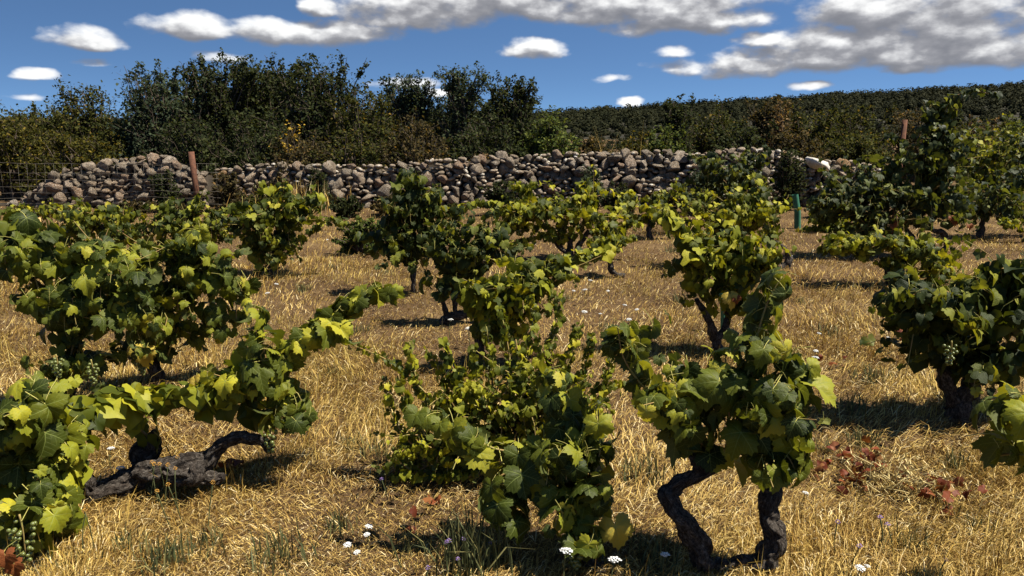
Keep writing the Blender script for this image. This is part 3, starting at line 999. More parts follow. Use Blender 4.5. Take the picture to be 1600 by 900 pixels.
FG = 'dark scrub along the foot of the wall'
for k, (px, top, w, Yd, mt, lb) in enumerate([
        (535, 306, 66, 13.6, B_DARK, 'dark round scrub at the wall foot left of the tall leafy vine'),
        (560, 340, 110, 9.6, B_GREEN, 'small leaved green bush in the grass left of the tall leafy vine'),
        (968, 288, 56, 13.6, B_DARK, 'dark round scrub at the wall foot behind the middle vines'),
        (925, 262, 44, 14.8, B_GREY, 'grey green scrub against the big pale stone of the wall'),
        (785, 282, 90, 13.9, B_DARK, 'dark scrub against the wall behind the wide middle vine'),
        (1238, 232, 46, 14.7, B_DARK, 'dark upright scrub against the right end of the wall'),
        (345, 268, 60, 14.6, B_BROWN, 'brown twiggy scrub against the wall right of the rusty fence post'),
        (494, 258, 28, 14.7, B_DARK, 'small dark green bush on the wall beside the straw clump'),
        (700, 318, 70, 13.5, B_OLIVE, 'olive scrub at the wall foot behind the tall leafy vine'),
        (250, 262, 44, 14.5, B_DARK, 'dark weeds on the mound left of the rusty fence post'),
        (1100, 262, 70, 14.2, B_GREY, 'grey green creeper hanging over the wall behind the dark vine'),
        (70, 318, 90, 13.9, B_BROWN, 'brown dry weeds at the left foot of the mound'), (185, 312, 110, 13.7, B_BROWN, 'brown dry weeds at the middle of the mound foot'), (270, 318, 70, 13.6, B_BROWN, 'brown dry weeds just left of the rusty fence post foot'),
        (400, 300, 90, 14.0, B_OLIVE, 'olive weeds before the low part of the wall'), (600, 306, 70, 13.9, B_BROWN, 'brown weeds before the wall left of the tall leafy vine'), (850, 306, 80, 13.8, B_OLIVE, 'olive weeds before the wall behind the wide vine'),
        (1040, 296, 60, 13.9, B_BROWN, 'brown weeds before the wall behind the gap vine'), (440, 248, 60, 15.6, B_BROWN, 'brown scrub hanging over the low part of the wall'), (580, 252, 70, 15.7, B_BROWN, 'brown scrub on the wall top right of the straw clump'),
        (750, 240, 50, 15.7, B_RUST, 'rust brown dead growth on the wall top'),
        (1300, 300, 60, 13.5, B_GREEN, 'leafy green scrub in front of the right end of the wall')]):
    bush('shrub', lb, 'shrub', px, top, w, Yd, mt, 300 + k, 34, 7, 12, 0.055, 0.4, group=FG)


def tuft(name, label, cat, base, n, h, spread, mat, seed, w=0.006, lean=0.5, group=None, curve=1.0):
    rng = np.random.default_rng(seed)
    base = gz(base)
    b = np.concatenate([rng.normal(0, spread * 0.3, (n, 2)), np.full((n, 1), -0.004)], 1)
    ang = rng.uniform(0, 2 * np.pi, n)
    ln = np.abs(rng.normal(0, lean, n))
    hh = h * rng.uniform(0.5, 1.1, n)
    dr = np.stack([np.cos(ang), np.sin(ang)], -1)
    m_ = b + np.concatenate([dr * (np.sin(ln * .5) * hh * .55)[:, None], (np.cos(ln * .5) * hh * .55)[:, None]], 1)
    l2 = ln * 1.3 * curve
    t_ = m_ + np.concatenate([dr * (np.sin(l2) * hh * .5)[:, None], (np.cos(l2) * hh * .5)[:, None]], 1)
    a2 = rng.uniform(0, 2 * np.pi, n)
    sd = np.stack([np.cos(a2), np.sin(a2), np.zeros(n)], -1) * w
    V_ = np.stack([b - sd, b + sd, m_ + sd, m_ - sd, t_], 1).reshape(-1, 3)
    o_ = np.arange(n)[:, None] * 5
    ob = obj(name, mesh_np(name, V_, [o_ + np.array([[0, 1, 2, 3]]), o_ + np.array([[3, 2, 4]])], mat), None, None, base)
    tag(ob, label, cat, group)
    return ob


p = P(462, 300, 14.55)
p.z = 0
tuft('straw_clump', 'tall straw coloured grass clump hanging on the wall beside a small dark bush', 'dry grass', p, 420, 0.62, 1.2, M_LITTER, 51, 0.006, 0.6)
p = P(965, 215, 16.3)
p.z = 0
tuft('straw_clump', 'thin bleached stalks standing above the wall top', 'dry grass', p, 70, 1.55, 1.2, M_LITTER, 52, 0.004, 0.22)

# ------------------------------------------------------------------ wire fence, stakes, grow tubes
FY = 14.2
fence = thing('wire_fence', 'sagging wire mesh fence in front of the stone mound at the left', 'fence', (P(304, 300, FY).x, FY, 0))
fo = np.array(fence.location)
a = Acc()
pt = P(301, 237, FY)
a.tube(np.array([[pt.x - 0.0, FY, -0.1], [pt.x, FY, 0.5], [pt.x - 0.03, FY, pt.z]]), 0.055, 10)
o = obj('post', a.mesh('post', M_RUST, True, fo), fence)
o['label'] = 'rusty brown fence post'
x_l = P(-160, 300, FY).x
x_r = P(345, 300, FY).x
for k, py in enumerate([256, 270, 280, 290, 300, 309, 318, 327]):
    zt = P(100, py, FY).z
    xx_ = np.linspace(x_l, x_r, 40)
    a = Acc()
    a.tube(np.stack([xx_, FY - 0.03 + 0.03 * np.sin(xx_ * 2 + k), zt + 0.018 * np.sin(xx_ * 1.1 + k * 0.7) + 0.01 * np.sin(xx_ * 5 + k)], -1), 0.0032, 4)
    obj('wire', a.mesh('wire', M_WIRE, True, fo), fence)
a = Acc()
zt = P(100, 256, FY).z
for xv in np.arange(x_l, x_r, 0.17):
    a.tube(np.array([[xv, FY - 0.03, 0.0], [xv + 0.02 * math.sin(xv * 3), FY - 0.04, zt * 0.5], [xv + 0.01, FY - 0.03, zt]]), 0.0019, 3)
o = obj('mesh_wires', a.mesh('mesh_wires', M_WIRE, True, fo), fence)
o['kind'] = 'stuff'


def stake(name, label, cat, px, top, bot, wpx, mat, Yd, square=True, lean=0.0):
    t = P(px, top, Yd)
    r = wpx / F_PX * Yd * 0.5
    a = Acc()
    zb = 0.0 if bot is None else bot
    a.tube(np.array([[t.x + lean, Yd, zb], [t.x + lean * .5, Yd, (t.z + zb) / 2], [t.x, Yd, t.z]]), r, 4 if square else 10)
    me = a.mesh(name, mat, not square, (t.x, Yd, zb))
    o = obj(name, me, None, None, (t.x, Yd, zb))
    tag(o, label, cat)
    return o


stake('wooden_stake', 'short pale wooden stake standing in front of the wire fence', 'stake', 61, 340, 0.0, 5, M_WOOD, 10.2)
stake('metal_stake', 'rusty brown stake rising out of the tall vine on the right', 'stake', 1414, 187, 0.0, 9, M_RUST, 9.7)


def grow_tube(label, px, top, bot_py, wpx, lean):
    b = G(px, bot_py)
    t = P(px, top, b.y)
    r = wpx / F_PX * b.y * 0.5
    a = Acc()
    path = np.array([[b.x + lean, b.y, 0], [b.x + lean * .5, b.y, t.z * .5], [t.x, b.y, t.z]])
    a.tube(path, r, 14, cap=False)
    a.tube(path[::-1], r * 0.9, 14, cap=False)
    o = obj('grow_tube', a.mesh('grow_tube', M_TUBE, True, (b.x, b.y, 0)), None, None, (b.x, b.y, 0))
    tag(o, label, 'plant tube', 'green plastic tubes round young vines')


grow_tube('green plastic grow tube standing in the grass left of the tall right vine', 1242, 304, 359, 10, 0.04)
grow_tube('green plastic grow tube half hidden by the twisted trunk vine in the middle', 1126, 448, 520, 9, 0.02)


# ------------------------------------------------------------------ vine leaves
def leaf_outline(K, seed, lobed=1.0):
    rng = np.random.default_rng(seed)
    th = np.linspace(-165, 165, K)
    r = np.full(K, 0.62)
    for (c, L, w) in ((0, 1.0, 46), (57, 0.93, 42), (-57, 0.93, 42), (112, 0.82, 46), (-112, 0.82, 46)):
        c += rng.normal(0, 3)
        L *= rng.uniform(0.93, 1.06)
        dd = np.clip(np.abs(th - c) / w, 0, 1)
        r = np.maximum(r, L * (1 - (0.46 * lobed) * dd ** 1.4) * (dd < 1) + 0.3 * (dd >= 1))
    r = np.where(np.abs(th) > 145, r * (1 - 0.35 * (np.abs(th) - 145) / 20), r)
    return np.radians(th), r


def leaf_template(K, rings, seed, lobed=1.0, curl=1.0, petiole=True):
    """verts, tris, quads, uv; the blade is joined to its stalk at the origin, tip along +Y, upper face +Z"""
    rng = np.random.default_rng(seed + 50)
    th, r = leaf_outline(K, seed, lobed)
    teeth = np.where(np.arange(K) % 2 == 0, 1.06, 0.93) if K > 20 else np.where(np.arange(K) % 2 == 0, 1.0, 0.97)
    r = r * teeth * rng.uniform(0.97, 1.03, K)
    ph, ph2 = rng.uniform(0, 6.28, 2)
    fold = rng.uniform(0.1, 0.85)
    droop = rng.uniform(0.10, 0.75) * curl
    wav = rng.uniform(0.05, 0.15) * curl
    V_ = [[0, 0, 0]]
    fr_ = [1.0] if rings == 1 else ([0.55, 1.0] if rings == 2 else [0.35, 0.7, 1.0])
    for f in fr_:
        rho = r * f
        x = rho * np.sin(th)
        y = rho * np.cos(th)
        # blade puckers between the main veins
        ve = np.min(np.abs(th[:, None] - np.radians([0, 57, -57, 112, -112])[None]), 1)
        z = fold * np.abs(x) - droop * (rho ** 2) + wav * np.sin(3 * th + ph) * rho ** 1.5 + 0.16 * np.minimum(ve, 0.45) * rho * (1.3 - f) + 0.05 * np.sin(5 * th + ph2) * rho ** 2
        V_ += list(np.stack([x, y, z], -1))
    V_ = np.array(V_) * 0.62
    T = [[0, 1 + j + 1, 1 + j] for j in range(K - 1)]
    Q = []
    for q in range(len(fr_) - 1):
        a0, b0 = 1 + q * K, 1 + (q + 1) * K
        Q += [[a0 + j, a0 + j + 1, b0 + j + 1, b0 + j] for j in range(K - 1)]
    uv = V_[:, :2] / 0.62
    return V_, np.array(T), (np.array(Q) if Q else np.zeros((0, 4), int)), uv


def leaf_mesh(K, rings, seed, mat, lobed=1.0, curl=1.0, petiole=True):
    V_, T, Q, uv = leaf_template(K, rings, seed, lobed, curl)
    fs = [T] + ([Q] if len(Q) else [])
    nf = len(T) + len(Q)
    if petiole:
        rng = np.random.default_rng(seed)
        path = catmull([(0, 0, 0), (rng.normal(0, .05), -0.28, -0.10), (rng.normal(0, .10), -0.58, -0.36)], 4)
        v2, q2, _ = tube(path, [0.014, 0.012, 0.012, 0.014], 3, cap=False)
        fs.append(q2 + len(V_))
        V_ = np.concatenate([V_, v2])
        uv = np.concatenate([uv, np.full((len(v2), 2), -3.0)])
    me = mesh_np('leaf', V_, fs, [mat, M_PET], True, uv)
    if petiole:
        mi = np.zeros(len(me.polygons), np.int32)
        mi[nf:] = 1
        me.polygons.foreach_set('material_index', mi)
    return me


LEAF = {}


def leaf_set(kind, tone):
    key = (kind, tone)
    if key not in LEAF:
        if kind == 'near':
            LEAF[key] = [leaf_mesh(41, 3, s, LM[tone][0], 1.0, 1.15) for s in range(10)]
        elif kind == 'mid':
            LEAF[key] = [leaf_mesh(23, 2, s, LM[tone][1], 1.0, 1.2) for s in range(8)]
        elif kind == 'round':
            LEAF[key] = [leaf_mesh(21, 2, s, LM[tone][1], 0.55, 1.0, True) for s in range(8)]
        else:
            LEAF[key] = [leaf_mesh(15, 1, s, LM[tone][1], 1.0, 1.3, False) for s in range(8)]
    return LEAF[key]


FOL_T = [leaf_template(17, 1, s, 1.1, 1.3) for s in range(6)]


def place_leaves(root, pts, nv, tv, sizes, kind, tone, rng, cap=300):
    """the nearest leaves become parts of their own, the hidden rest one foliage mesh"""
    ro = np.array(root.location)
    n_ = len(pts)
    dist = np.linalg.norm(pts - np.array([0, 0, CAM_H]), axis=1) - 0.02 * sizes
    order = np.argsort(dist)
    fr_ = frames(nv, tv)
    meshes = leaf_set(kind, tone)
    for i in order[:cap]:
        m_ = Matrix.Identity(4)
        R_ = fr_[i] * sizes[i]
        for r in range(3):
            for c in range(3):
                m_[r][c] = R_[r, c]
            m_[r][3] = pts[i, r] - ro[r]
        obj('leaf', meshes[int(rng.integers(len(meshes)))], root, m_)
    rest = order[cap:]
    if len(rest):
        A_ = Acc()
        for s in range(6):
            idx = rest[s::6]
            if not len(idx):
                continue
            V_, T, Q, uv = FOL_T[s]
            vv = pts[idx][:, None, :] + np.einsum('nij,kj->nki', fr_[idx], V_) * sizes[idx][:, None, None]
            tt = (T[None] + (np.arange(len(idx)) * len(V_))[:, None, None]).reshape(-1, 3)
            A_.add(vv.reshape(-1, 3), None, tt)
        o_ = obj('foliage', A_.mesh('foliage', LM[tone][2], False, ro), root)
        o_['kind'] = 'stuff'


VG = 'old bush vines of the vineyard'
SUNV = np.array(S)


def vine(label, base, clumps, shoots=(), trunks=(), leaf=0.13, tone='green', kind='mid', seed=0, cap=300, head=None, group=VG, Yb=None, bunches=(), name='grapevine', thick=1.0):
    """base: photo pixel of the foot; clumps (cx,cy,rx,ry,n,dY); shoots (points(px,py,dY), n); trunks: lists of (px,py,dY,radius)"""
    rng = np.random.default_rng(1000 + seed)
    leaf = leaf * (0.76 if kind == 'near' else 0.84)
    g0 = G(*base) if Yb is None else P(base[0], base[1], Yb)
    g0.z = float(ground_z(g0.x, g0.y))
    Yb = g0.y
    root = thing(name, label, 'vine', g0, group)
    ro = np.array(g0)

    def at3(px, py, dY):
        v = np.array(P(px, py, Yb + dY))
        v[2] = max(v[2], float(ground_z(v[0], v[1])) + 0.0)
        return v
    # trunk and arms
    if trunks:
        a = Acc()
        for q, tr in enumerate(trunks):
            pts_ = [at3(p[0], p[1], p[2]) for p in tr]
            rr = [p[3] for p in tr]
            nr = (20 + 14 * len(tr)) if kind == 'near' else 14 + 8 * len(tr)
            path = catmull(pts_, nr)
            rad_ = np.interp(np.linspace(0, 1, nr), np.linspace(0, 1, len(rr)), rr)
            kk_ = np.linspace(0, 7 * len(tr), nr)
            path = path + 0.07 * rad_[:, None] * np.stack([np.sin(kk_ * 0.9 + q), np.cos(kk_ * 0.7), np.sin(kk_ * 0.6 + 2)], -1)
            a.tube(path, rad_, 44 if kind == 'near' else 16, 0.30, seed * 1.7 + q * 2.1)
        obj('trunk', a.mesh('trunk', M_BARK, True, ro), root)
        heads = np.array([at3(*p[:3]) for tr in trunks for p in tr[-2:]])
    else:
        heads = np.array([[g0.x, g0.y, 0.35]])
        a = Acc()
        path = catmull([(g0.x, g0.y, g0.z - 0.03), (g0.x + 0.04, g0.y, 0.15), (g0.x - 0.02, g0.y + .02, 0.38)], 14)
        a.tube(path, np.linspace(0.062, 0.040, 14) * thick, 14, 0.3, seed)
        obj('trunk', a.mesh('trunk', M_BARK, True, ro), root)
    P_, N_, T_v, Z_ = [], [], [], []
    twigs = Acc()
    for cl in clumps:
        cx, cy, rx, ry, n_ = cl[:5]
        n_ = int(n_ * (1.05 if kind == 'near' else 1.6 if kind != 'round' else 2.1))
        dY = cl[5] if len(cl) > 5 else 0.0
        c = np.array(P(cx, cy, Yb + dY))
        sc = (Yb + dY) / F_PX / math.cos(PITCH)
        rx, ry = (rx * 0.84, ry * 0.88) if kind == 'near' else (rx, ry)
        R3 = np.array([rx * sc, min(max(0.6 * rx * sc, 0.12), 0.40), ry * sc])
        # a few canes rise from the head into the clump and carry the leaves
        per = 9 if kind != 'round' else 14
        for q in range(max(1, n_ // per)):
            o1 = rand_unit(1, rng)[0]
            o1[2] = abs(o1[2]) * 0.9 + 0.05 if rng.random() < 0.72 else o1[2]
            o1[1] -= 0.25
            o1 /= np.linalg.norm(o1)
            st_ = c + rand_unit(1, rng)[0] * R3 * 0.45 - np.array([0, 0, 0.25]) * R3
            en_ = c + o1 * R3 * rng.uniform(0.8, 1.12)
            hang = en_ + np.array([o1[0] * 0.35, o1[1] * 0.35, -rng.uniform(0.15, 0.95)]) * R3 * 0.9
            if rng.random() < 0.32:      # a stray shoot leaves the mass
                en_ = c + o1 * R3 * rng.uniform(1.1, 1.35)
                hang = en_ + o1 * rng.uniform(0.05, 0.2) + np.array([rng.normal(0, .05), rng.normal(0, .05), rng.uniform(-0.08, 0.07)])
            mid_ = (st_ + en_) / 2 + np.array([0, 0, 0.12]) * R3 + rng.normal(0, 0.05, 3) * R3
            path = catmull([st_, mid_, en_, hang], 16)
            path[:, 2] = np.maximum(path[:, 2], 0.04)
            twigs.tube(path[::2], np.linspace(0.0042, 0.0018, 8), 4, cap=False)
            u_ = np.clip((np.arange(per) + rng.uniform(0, 1, per)) / per, 0.04, 0.99)
            ix = (u_ * 15).astype(int)
            fq = (u_ * 15 - ix)[:, None]
            b_ = path[ix] * (1 - fq) + path[np.minimum(ix + 1, 15)] * fq
            tg = path[np.minimum(ix + 1, 15)] - path[np.maximum(ix - 1, 0)]
            tg /= np.linalg.norm(tg, axis=1)[:, None] + 1e-9
            an = rng.uniform(0, 6.28) + np.arange(per) * np.pi + rng.normal(0, 0.7, per)
            sd = np.stack([np.cos(an), np.sin(an), rng.uniform(-0.35, 0.45, per)], -1) + 0.5 * o1
            sd -= tg * np.sum(sd * tg, 1)[:, None] * 0.8
            sd /= np.linalg.norm(sd, axis=1)[:, None]
            sz_ = leaf * np.clip(rng.normal(1.0, 0.22, per), 0.55, 1.5) * (1 - 0.55 * np.clip((u_ - 0.55) / 0.45, 0, 1) ** 1.3)
            P_.append(b_ + sd * (sz_ * 0.42)[:, None])
            N_.append(sd * 0.7 + o1 * 0.35 + np.array([0.14, -0.12, 0.20]) + rand_unit(per, rng) * 0.8)
            T_v.append(sd * 0.42 + np.array([0, 0, -1.3]) + rand_unit(per, rng) * 0.45)
            Z_.append(sz_)
    for (pts_, n_) in shoots:
        n_ = int(n_ * (1.6 if kind != 'round' else 2.0))
        p3 = [at3(*p) for p in pts_]
        path = catmull(p3, 6 * len(p3))
        a = Acc()
        a.tube(path, np.linspace(0.0055, 0.0022, len(path)), 5)
        obj('cane', a.mesh('cane', M_CANE, True, ro), root)
        u_ = (np.arange(n_) + rng.uniform(-.35, .35, n_)).clip(0, n_ - 1) / max(n_ - 1, 1)
        i = np.minimum((u_ * (len(path) - 1)).astype(int), len(path) - 2)
        f = (u_ * (len(path) - 1) - i)[:, None]
        b_ = path[i] * (1 - f) + path[i + 1] * f
        tg = path[i + 1] - path[i]
        tg /= np.linalg.norm(tg, axis=1)[:, None] + 1e-9
        an = rng.uniform(0, 2 * np.pi, n_)
        sd = np.stack([np.cos(an), np.sin(an), rng.uniform(-0.3, 0.6, n_)], -1)
        sd -= tg * np.sum(sd * tg, 1)[:, None] * 0.8
        sd /= np.linalg.norm(sd, axis=1)[:, None]
        P_.append(b_ + sd * leaf * 0.38)
        N_.append(sd * 0.8 + np.array([0.12, -0.15, 0.32]) + rand_unit(n_, rng) * 0.6)
        T_v.append(sd * 0.6 + np.array([0, 0, -0.9]) + rand_unit(n_, rng) * 0.4 + tg * 0.2)
        Z_.append(leaf * np.clip(rng.normal(1.0, 0.18, n_), 0.6, 1.35) * (1 - 0.45 * np.clip(u_ - 0.6, 0, 1)))
    if twigs.n:
        o_ = obj('canes', twigs.mesh('canes', M_CANE, True, ro), root)
        o_['kind'] = 'stuff'
    P_ = np.concatenate(P_)
    P_[:, 2] = np.maximum(P_[:, 2], 0.05)
    place_leaves(root, P_, np.concatenate(N_), np.concatenate(T_v), np.concatenate(Z_), kind, tone, rng, cap)
    for (bx, by, dY, ln, ng) in bunches:
        c = at3(bx, by, dY)
        a = Acc()
        a.tube(catmull([c + np.array([0, 0, ln * 0.75]), c + np.array([0.004, 0, ln * .3]), c - np.array([0, 0, ln * 0.35])], 8), np.linspace(0.004, 0.002, 8), 5)
        bo = obj('grape_bunch', a.mesh('grape_bunch', M_CANE, True, c), root, None, Vector(c - ro))
        for q in range(ng):
            t_ = (q + 0.5) / ng
            zz_ = ln * (0.5 - t_)
            r_ = ln * 0.30 * (1 - 0.75 * t_ ** 1.4) * rng.uniform(0.7, 1.05)
            an = q * 2.4 + rng.normal(0, .3)
            m_ = Matrix.Translation((r_ * math.cos(an), r_ * math.sin(an), zz_)) @ Matrix.Scale(rng.uniform(0.0075, 0.0098), 4)
            obj('grape', GRAPE, bo, m_)
    return root


GRAPE = mesh_np('grape', ICO2, ICO2F, M_GRAPE, True)
EXTRA = mesh_np  # alias kept short

# ---- front row
v_left = vine('front left vine with a thick dark gnarled trunk lying along the ground', (215, 770),
     [(40, 690, 66, 96, 120, -0.35), (50, 800, 60, 74, 96, -0.42), (20, 750, 50, 80, 60, -.35), (120, 690, 40, 60, 34, -0.2), (418, 605, 62, 62, 72, 0.12), (440, 640, 36, 36, 22, .1), (90, 740, 42, 46, 24, -.3)],
     [([(60, 700, -0.3), (110, 650, -0.15), (200, 622, 0), (300, 612, 0.05), (400, 585, 0.1), (470, 540, 0.15), (520, 495, 0.2), (560, 468, 0.25), (612, 456, 0.3)], 84),
      ([(330, 640, 0.1), (380, 600, 0.1), (440, 560, 0.12), (500, 520, 0.15), (545, 520, 0.2)], 26),
      ([(90, 660, -.2), (150, 640, -.1), (220, 628, 0), (300, 622, .05), (370, 605, .08), (420, 590, .1)], 34),
      ([(240, 690, 0.1), (180, 640, 0), (130, 640, -.1), (90, 665, -.2), (110, 740, -.3)], 30),
      ([(400, 620, 0.1), (392, 520, 0.1), (400, 470, 0.12)], 9)],
     [[(140, 815, -0.05, 0.060), (158, 772, -0.05, 0.074), (205, 748, 0, 0.072), (255, 732, 0, 0.062), (300, 724, .0, .056), (330, 712, .02, .046), (352, 690, .03, .040), (385, 684, .04, .038), (408, 690, .04, .034), (425, 704, 0.05, 0.022)],
      [(235, 745, 0.05, 0.05), (222, 715, 0.08, 0.062), (236, 693, .1, .058), (240, 676, .1, .030)],
      [(260, 735, -.05, 0.05), (300, 745, -.08, .055), (310, 730, -.08, .04)],
      [(290, 740, 0, 0.03), (330, 748, -.02, .034), (350, 745, -.02, .02)],
      [(150, 790, -.05, 0.06), (110, 720, -.15, .035), (80, 690, -.25, .02)]],
     leaf=0.145, tone='bright', kind='near', seed=1, cap=300, bunches=[(37, 848, -0.62, 0.15, 44), (422, 690, 0.0, 0.10, 22)])

vine('front centre vine of large drooping leaves, its foot at the bottom edge', (930, 893),
     [(880, 720, 44, 70, 26, 0.1), (900, 800, 50, 70, 40, 0.05), (925, 740, 34, 80, 18, .1), (840, 760, 40, 50, 16, .1), (905, 850, 40, 40, 14, 0)],
     [([(880, 800, 0.1), (830, 720, .15), (770, 700, .15), (730, 680, 0.15), (660, 645, 0.2)], 17),
      ([(890, 780, 0.1), (890, 690, .15), (872, 620, 0.2), (868, 580, 0.25)], 15),
      ([(900, 800, 0.0), (935, 720, .05), (935, 640, .1)], 10),
      ([(890, 780, 0.05), (790, 740, .1), (780, 790, .05), (800, 810, .05)], 9)],
     [[(940, 905, 0, 0.04), (925, 885, 0, 0.038), (915, 840, 0.05, 0.03), (905, 800, 0.1, 0.02)]],
     leaf=0.150, tone='green', kind='near', seed=2, bunches=[(900, 868, -.05, 0.10, 24)])

v_right = vine('front right vine with a twisted double trunk and S shaped arm', (1140, 893),
     [(1190, 640, 66, 110, 92, 0.03), (1212, 710, 46, 72, 44, 0), (1135, 625, 46, 74, 36, .05), (1052, 615, 40, 58, 28, .08), (988, 565, 30, 50, 16, .1), (1092, 670, 40, 42, 22, .05), (1188, 530, 28, 36, 12, .03), (1235, 600, 30, 50, 18, 0)],
     [([(1130, 720, 0.05), (1150, 640, .05), (1175, 560, 0.05), (1190, 500, 0.05), (1205, 460, 0.05), (1222, 432, 0.05)], 15),
      ([(1110, 720, 0.05), (1060, 660, .08), (1010, 610, .1), (975, 560, .1), (965, 512, .12)], 18),
      ([(1200, 740, 0.0), (1225, 660, 0), (1240, 600, 0), (1250, 560, 0)], 13),
      ([(1100, 720, 0.05), (1080, 650, 0.05), (1075, 590, .1), (1060, 570, .1)], 9)],
     [[(1130, 905, 0, 0.055), (1100, 880, 0, 0.056), (1090, 848, -.02, 0.050), (1062, 805, -.02, 0.046), (1042, 775, 0, 0.042), (1058, 757, 0.02, 0.040), (1092, 742, 0.04, 0.036), (1125, 728, .05, 0.026)],
      [(1095, 745, .04, .03), (1088, 722, .04, .028), (1085, 712, .04, .018)],
      [(1085, 890, -.02, 0.034), (1110, 896, 0, 0.05), (1150, 892, 0, 0.052), (1190, 885, 0, .055)],
      [(1178, 900, 0, 0.060), (1200, 868, 0, 0.058), (1212, 835, 0.01, 0.050), (1200, 805, .02, 0.046), (1205, 770, .03, 0.044), (1200, 730, .04, 0.026)]],
     leaf=0.140, tone='green', kind='near', seed=3)

vine('small leaved bushy vine behind the front centre vine', (800, 745),
     [(715, 690, 80, 56, 260, 0.0), (800, 660, 80, 70, 260, .0), (890, 660, 70, 66, 190, .08), (640, 715, 36, 46, 60, -.05), (840, 600, 60, 50, 120, .05), (730, 620, 50, 50, 90, .05)],
     [([(760, 720, 0), (690, 640, 0), (640, 590, 0), (600, 560, 0), (540, 535, .1)], 26), ([(760, 720, .1), (730, 620, .1), (700, 560, .1), (690, 530, .1)], 20),
      ([(700, 700, 0), (660, 620, 0), (645, 570, 0), (640, 535, 0)], 18), ([(740, 660, .1), (745, 590, .1), (738, 540, .1)], 16), ([(680, 700, -.05), (640, 640, -.05), (622, 585, -.05)], 16),
      ([(790, 700, .1), (800, 600, .1), (790, 520, .15), (780, 482, .2)], 26), ([(830, 700, .1), (850, 580, .1), (870, 510, .15), (876, 455, .2)], 26), ([(770, 640, .1), (768, 570, .1), (760, 510, .12)], 18),
      ([(815, 640, .1), (820, 560, .1), (835, 490, .15), (828, 462, .15)], 22), ([(850, 640, .1), (890, 560, .15), (905, 505, .2)], 20), ([(810, 660, 0), (812, 580, 0), (806, 530, .05)], 18),
      ([(860, 700, .15), (900, 600, .2), (920, 555, .2), (926, 520, .2)], 20), ([(760, 740, 0), (700, 750, -.05), (640, 745, -.1), (603, 752, -.1)], 16), ([(740, 740, -.05), (700, 770, -.1), (690, 778, -.1)], 10),
      ([(880, 690, .15), (945, 610, .2), (985, 600, .25), (1010, 585, .25)], 18), ([(690, 720, -.05), (640, 690, -.05), (610, 640, -.05), (602, 590, 0)], 20), ([(880, 660, .1), (940, 600, .1), (955, 560, .1)], 18), ([(700, 660, .1), (690, 590, .1), (668, 545, .1)], 16)],
     leaf=0.052, tone='bright', kind='round', seed=4, thick=0.7)

vine('vine reaching in from the right edge with a few big leaves close by', (1790, 900),
     [(1590, 650, 36, 36, 9, 0), (1575, 720, 30, 40, 7, 0), (1660, 700, 70, 90, 40, .1)],
     [([(1740, 760, 0), (1660, 690, 0), (1600, 640, 0), (1560, 625, 0)], 7)],
     [[(1790, 1010, 0, 0.06), (1785, 930, 0, .06), (1760, 850, 0, 0.045), (1740, 770, 0, 0.03)]],
     leaf=0.145, tone='bright', kind='near', seed=5, Yb=2.05)

# ---- second row
vine('tall leafy vine left of centre in the second row, top among the left leaves', (95, 645),
     [(110, 480, 85, 90, 150, 0), (60, 400, 55, 50, 60, .05), (25, 410, 40, 60, 45, -.05), (120, 570, 60, 45, 66, 0), (190, 470, 60, 80, 80, 0), (170, 410, 50, 30, 36, .05), (15, 360, 30, 30, 16, 0)],
     [([(95, 560, 0), (60, 450, 0), (40, 390, 0), (15, 350, 0)], 14), ([(110, 560, 0), (130, 450, 0), (120, 390, .05)], 12)],
     [[(95, 655, 0, 0.06), (100, 630, 0, 0.055), (108, 600, .02, 0.045), (100, 560, .03, 0.03)]],
     leaf=0.140, tone='green', kind='near', seed=6, bunches=[(90, 575, -.32, 0.10, 22), (145, 585, -.3, 0.11, 26)])
vine('broad leafy vine beside the tall one, dark stem and yellowing leaves at its foot', (248, 608),
     [(260, 470, 75, 85, 130, 0), (320, 430, 60, 60, 70, .05), (330, 510, 50, 60, 44, .1), (270, 400, 70, 36, 50, 0), (230, 540, 50, 40, 40, 0), (365, 470, 28, 60, 26, .15)],
     [([(260, 560, 0), (300, 450, 0), (320, 390, 0), (300, 375, 0)], 14), ([(250, 560, 0), (220, 440, 0), (250, 380, 0)], 12)],
     [[(250, 615, 0, 0.065), (246, 585, 0, 0.058), (240, 560, .02, .045), (250, 520, .03, 0.03)]],
     leaf=0.135, tone='green', kind='near', seed=7, bunches=[(222, 575, -.25, 0.09, 20)])
vine('vine with one long leafy cane sloping up to the right, mid centre', (750, 582),
     [(810, 455, 46, 34, 80, 0), (840, 430, 50, 26, 70, .1), (780, 500, 28, 40, 46, 0), (745, 465, 24, 24, 26, 0)],
     [([(760, 520, 0), (790, 460, 0), (850, 420, .1), (900, 402, .2), (950, 392, .3)], 44), ([(755, 520, 0), (745, 480, 0), (722, 455, 0)], 14), ([(770, 520, 0), (800, 520, 0), (830, 490, 0)], 14)],
     [[(748, 588, 0, 0.05), (752, 560, 0, 0.045), (748, 530, 0, 0.036), (760, 505, 0, .02)]],
     leaf=0.118, tone='bright', kind='mid', seed=8)
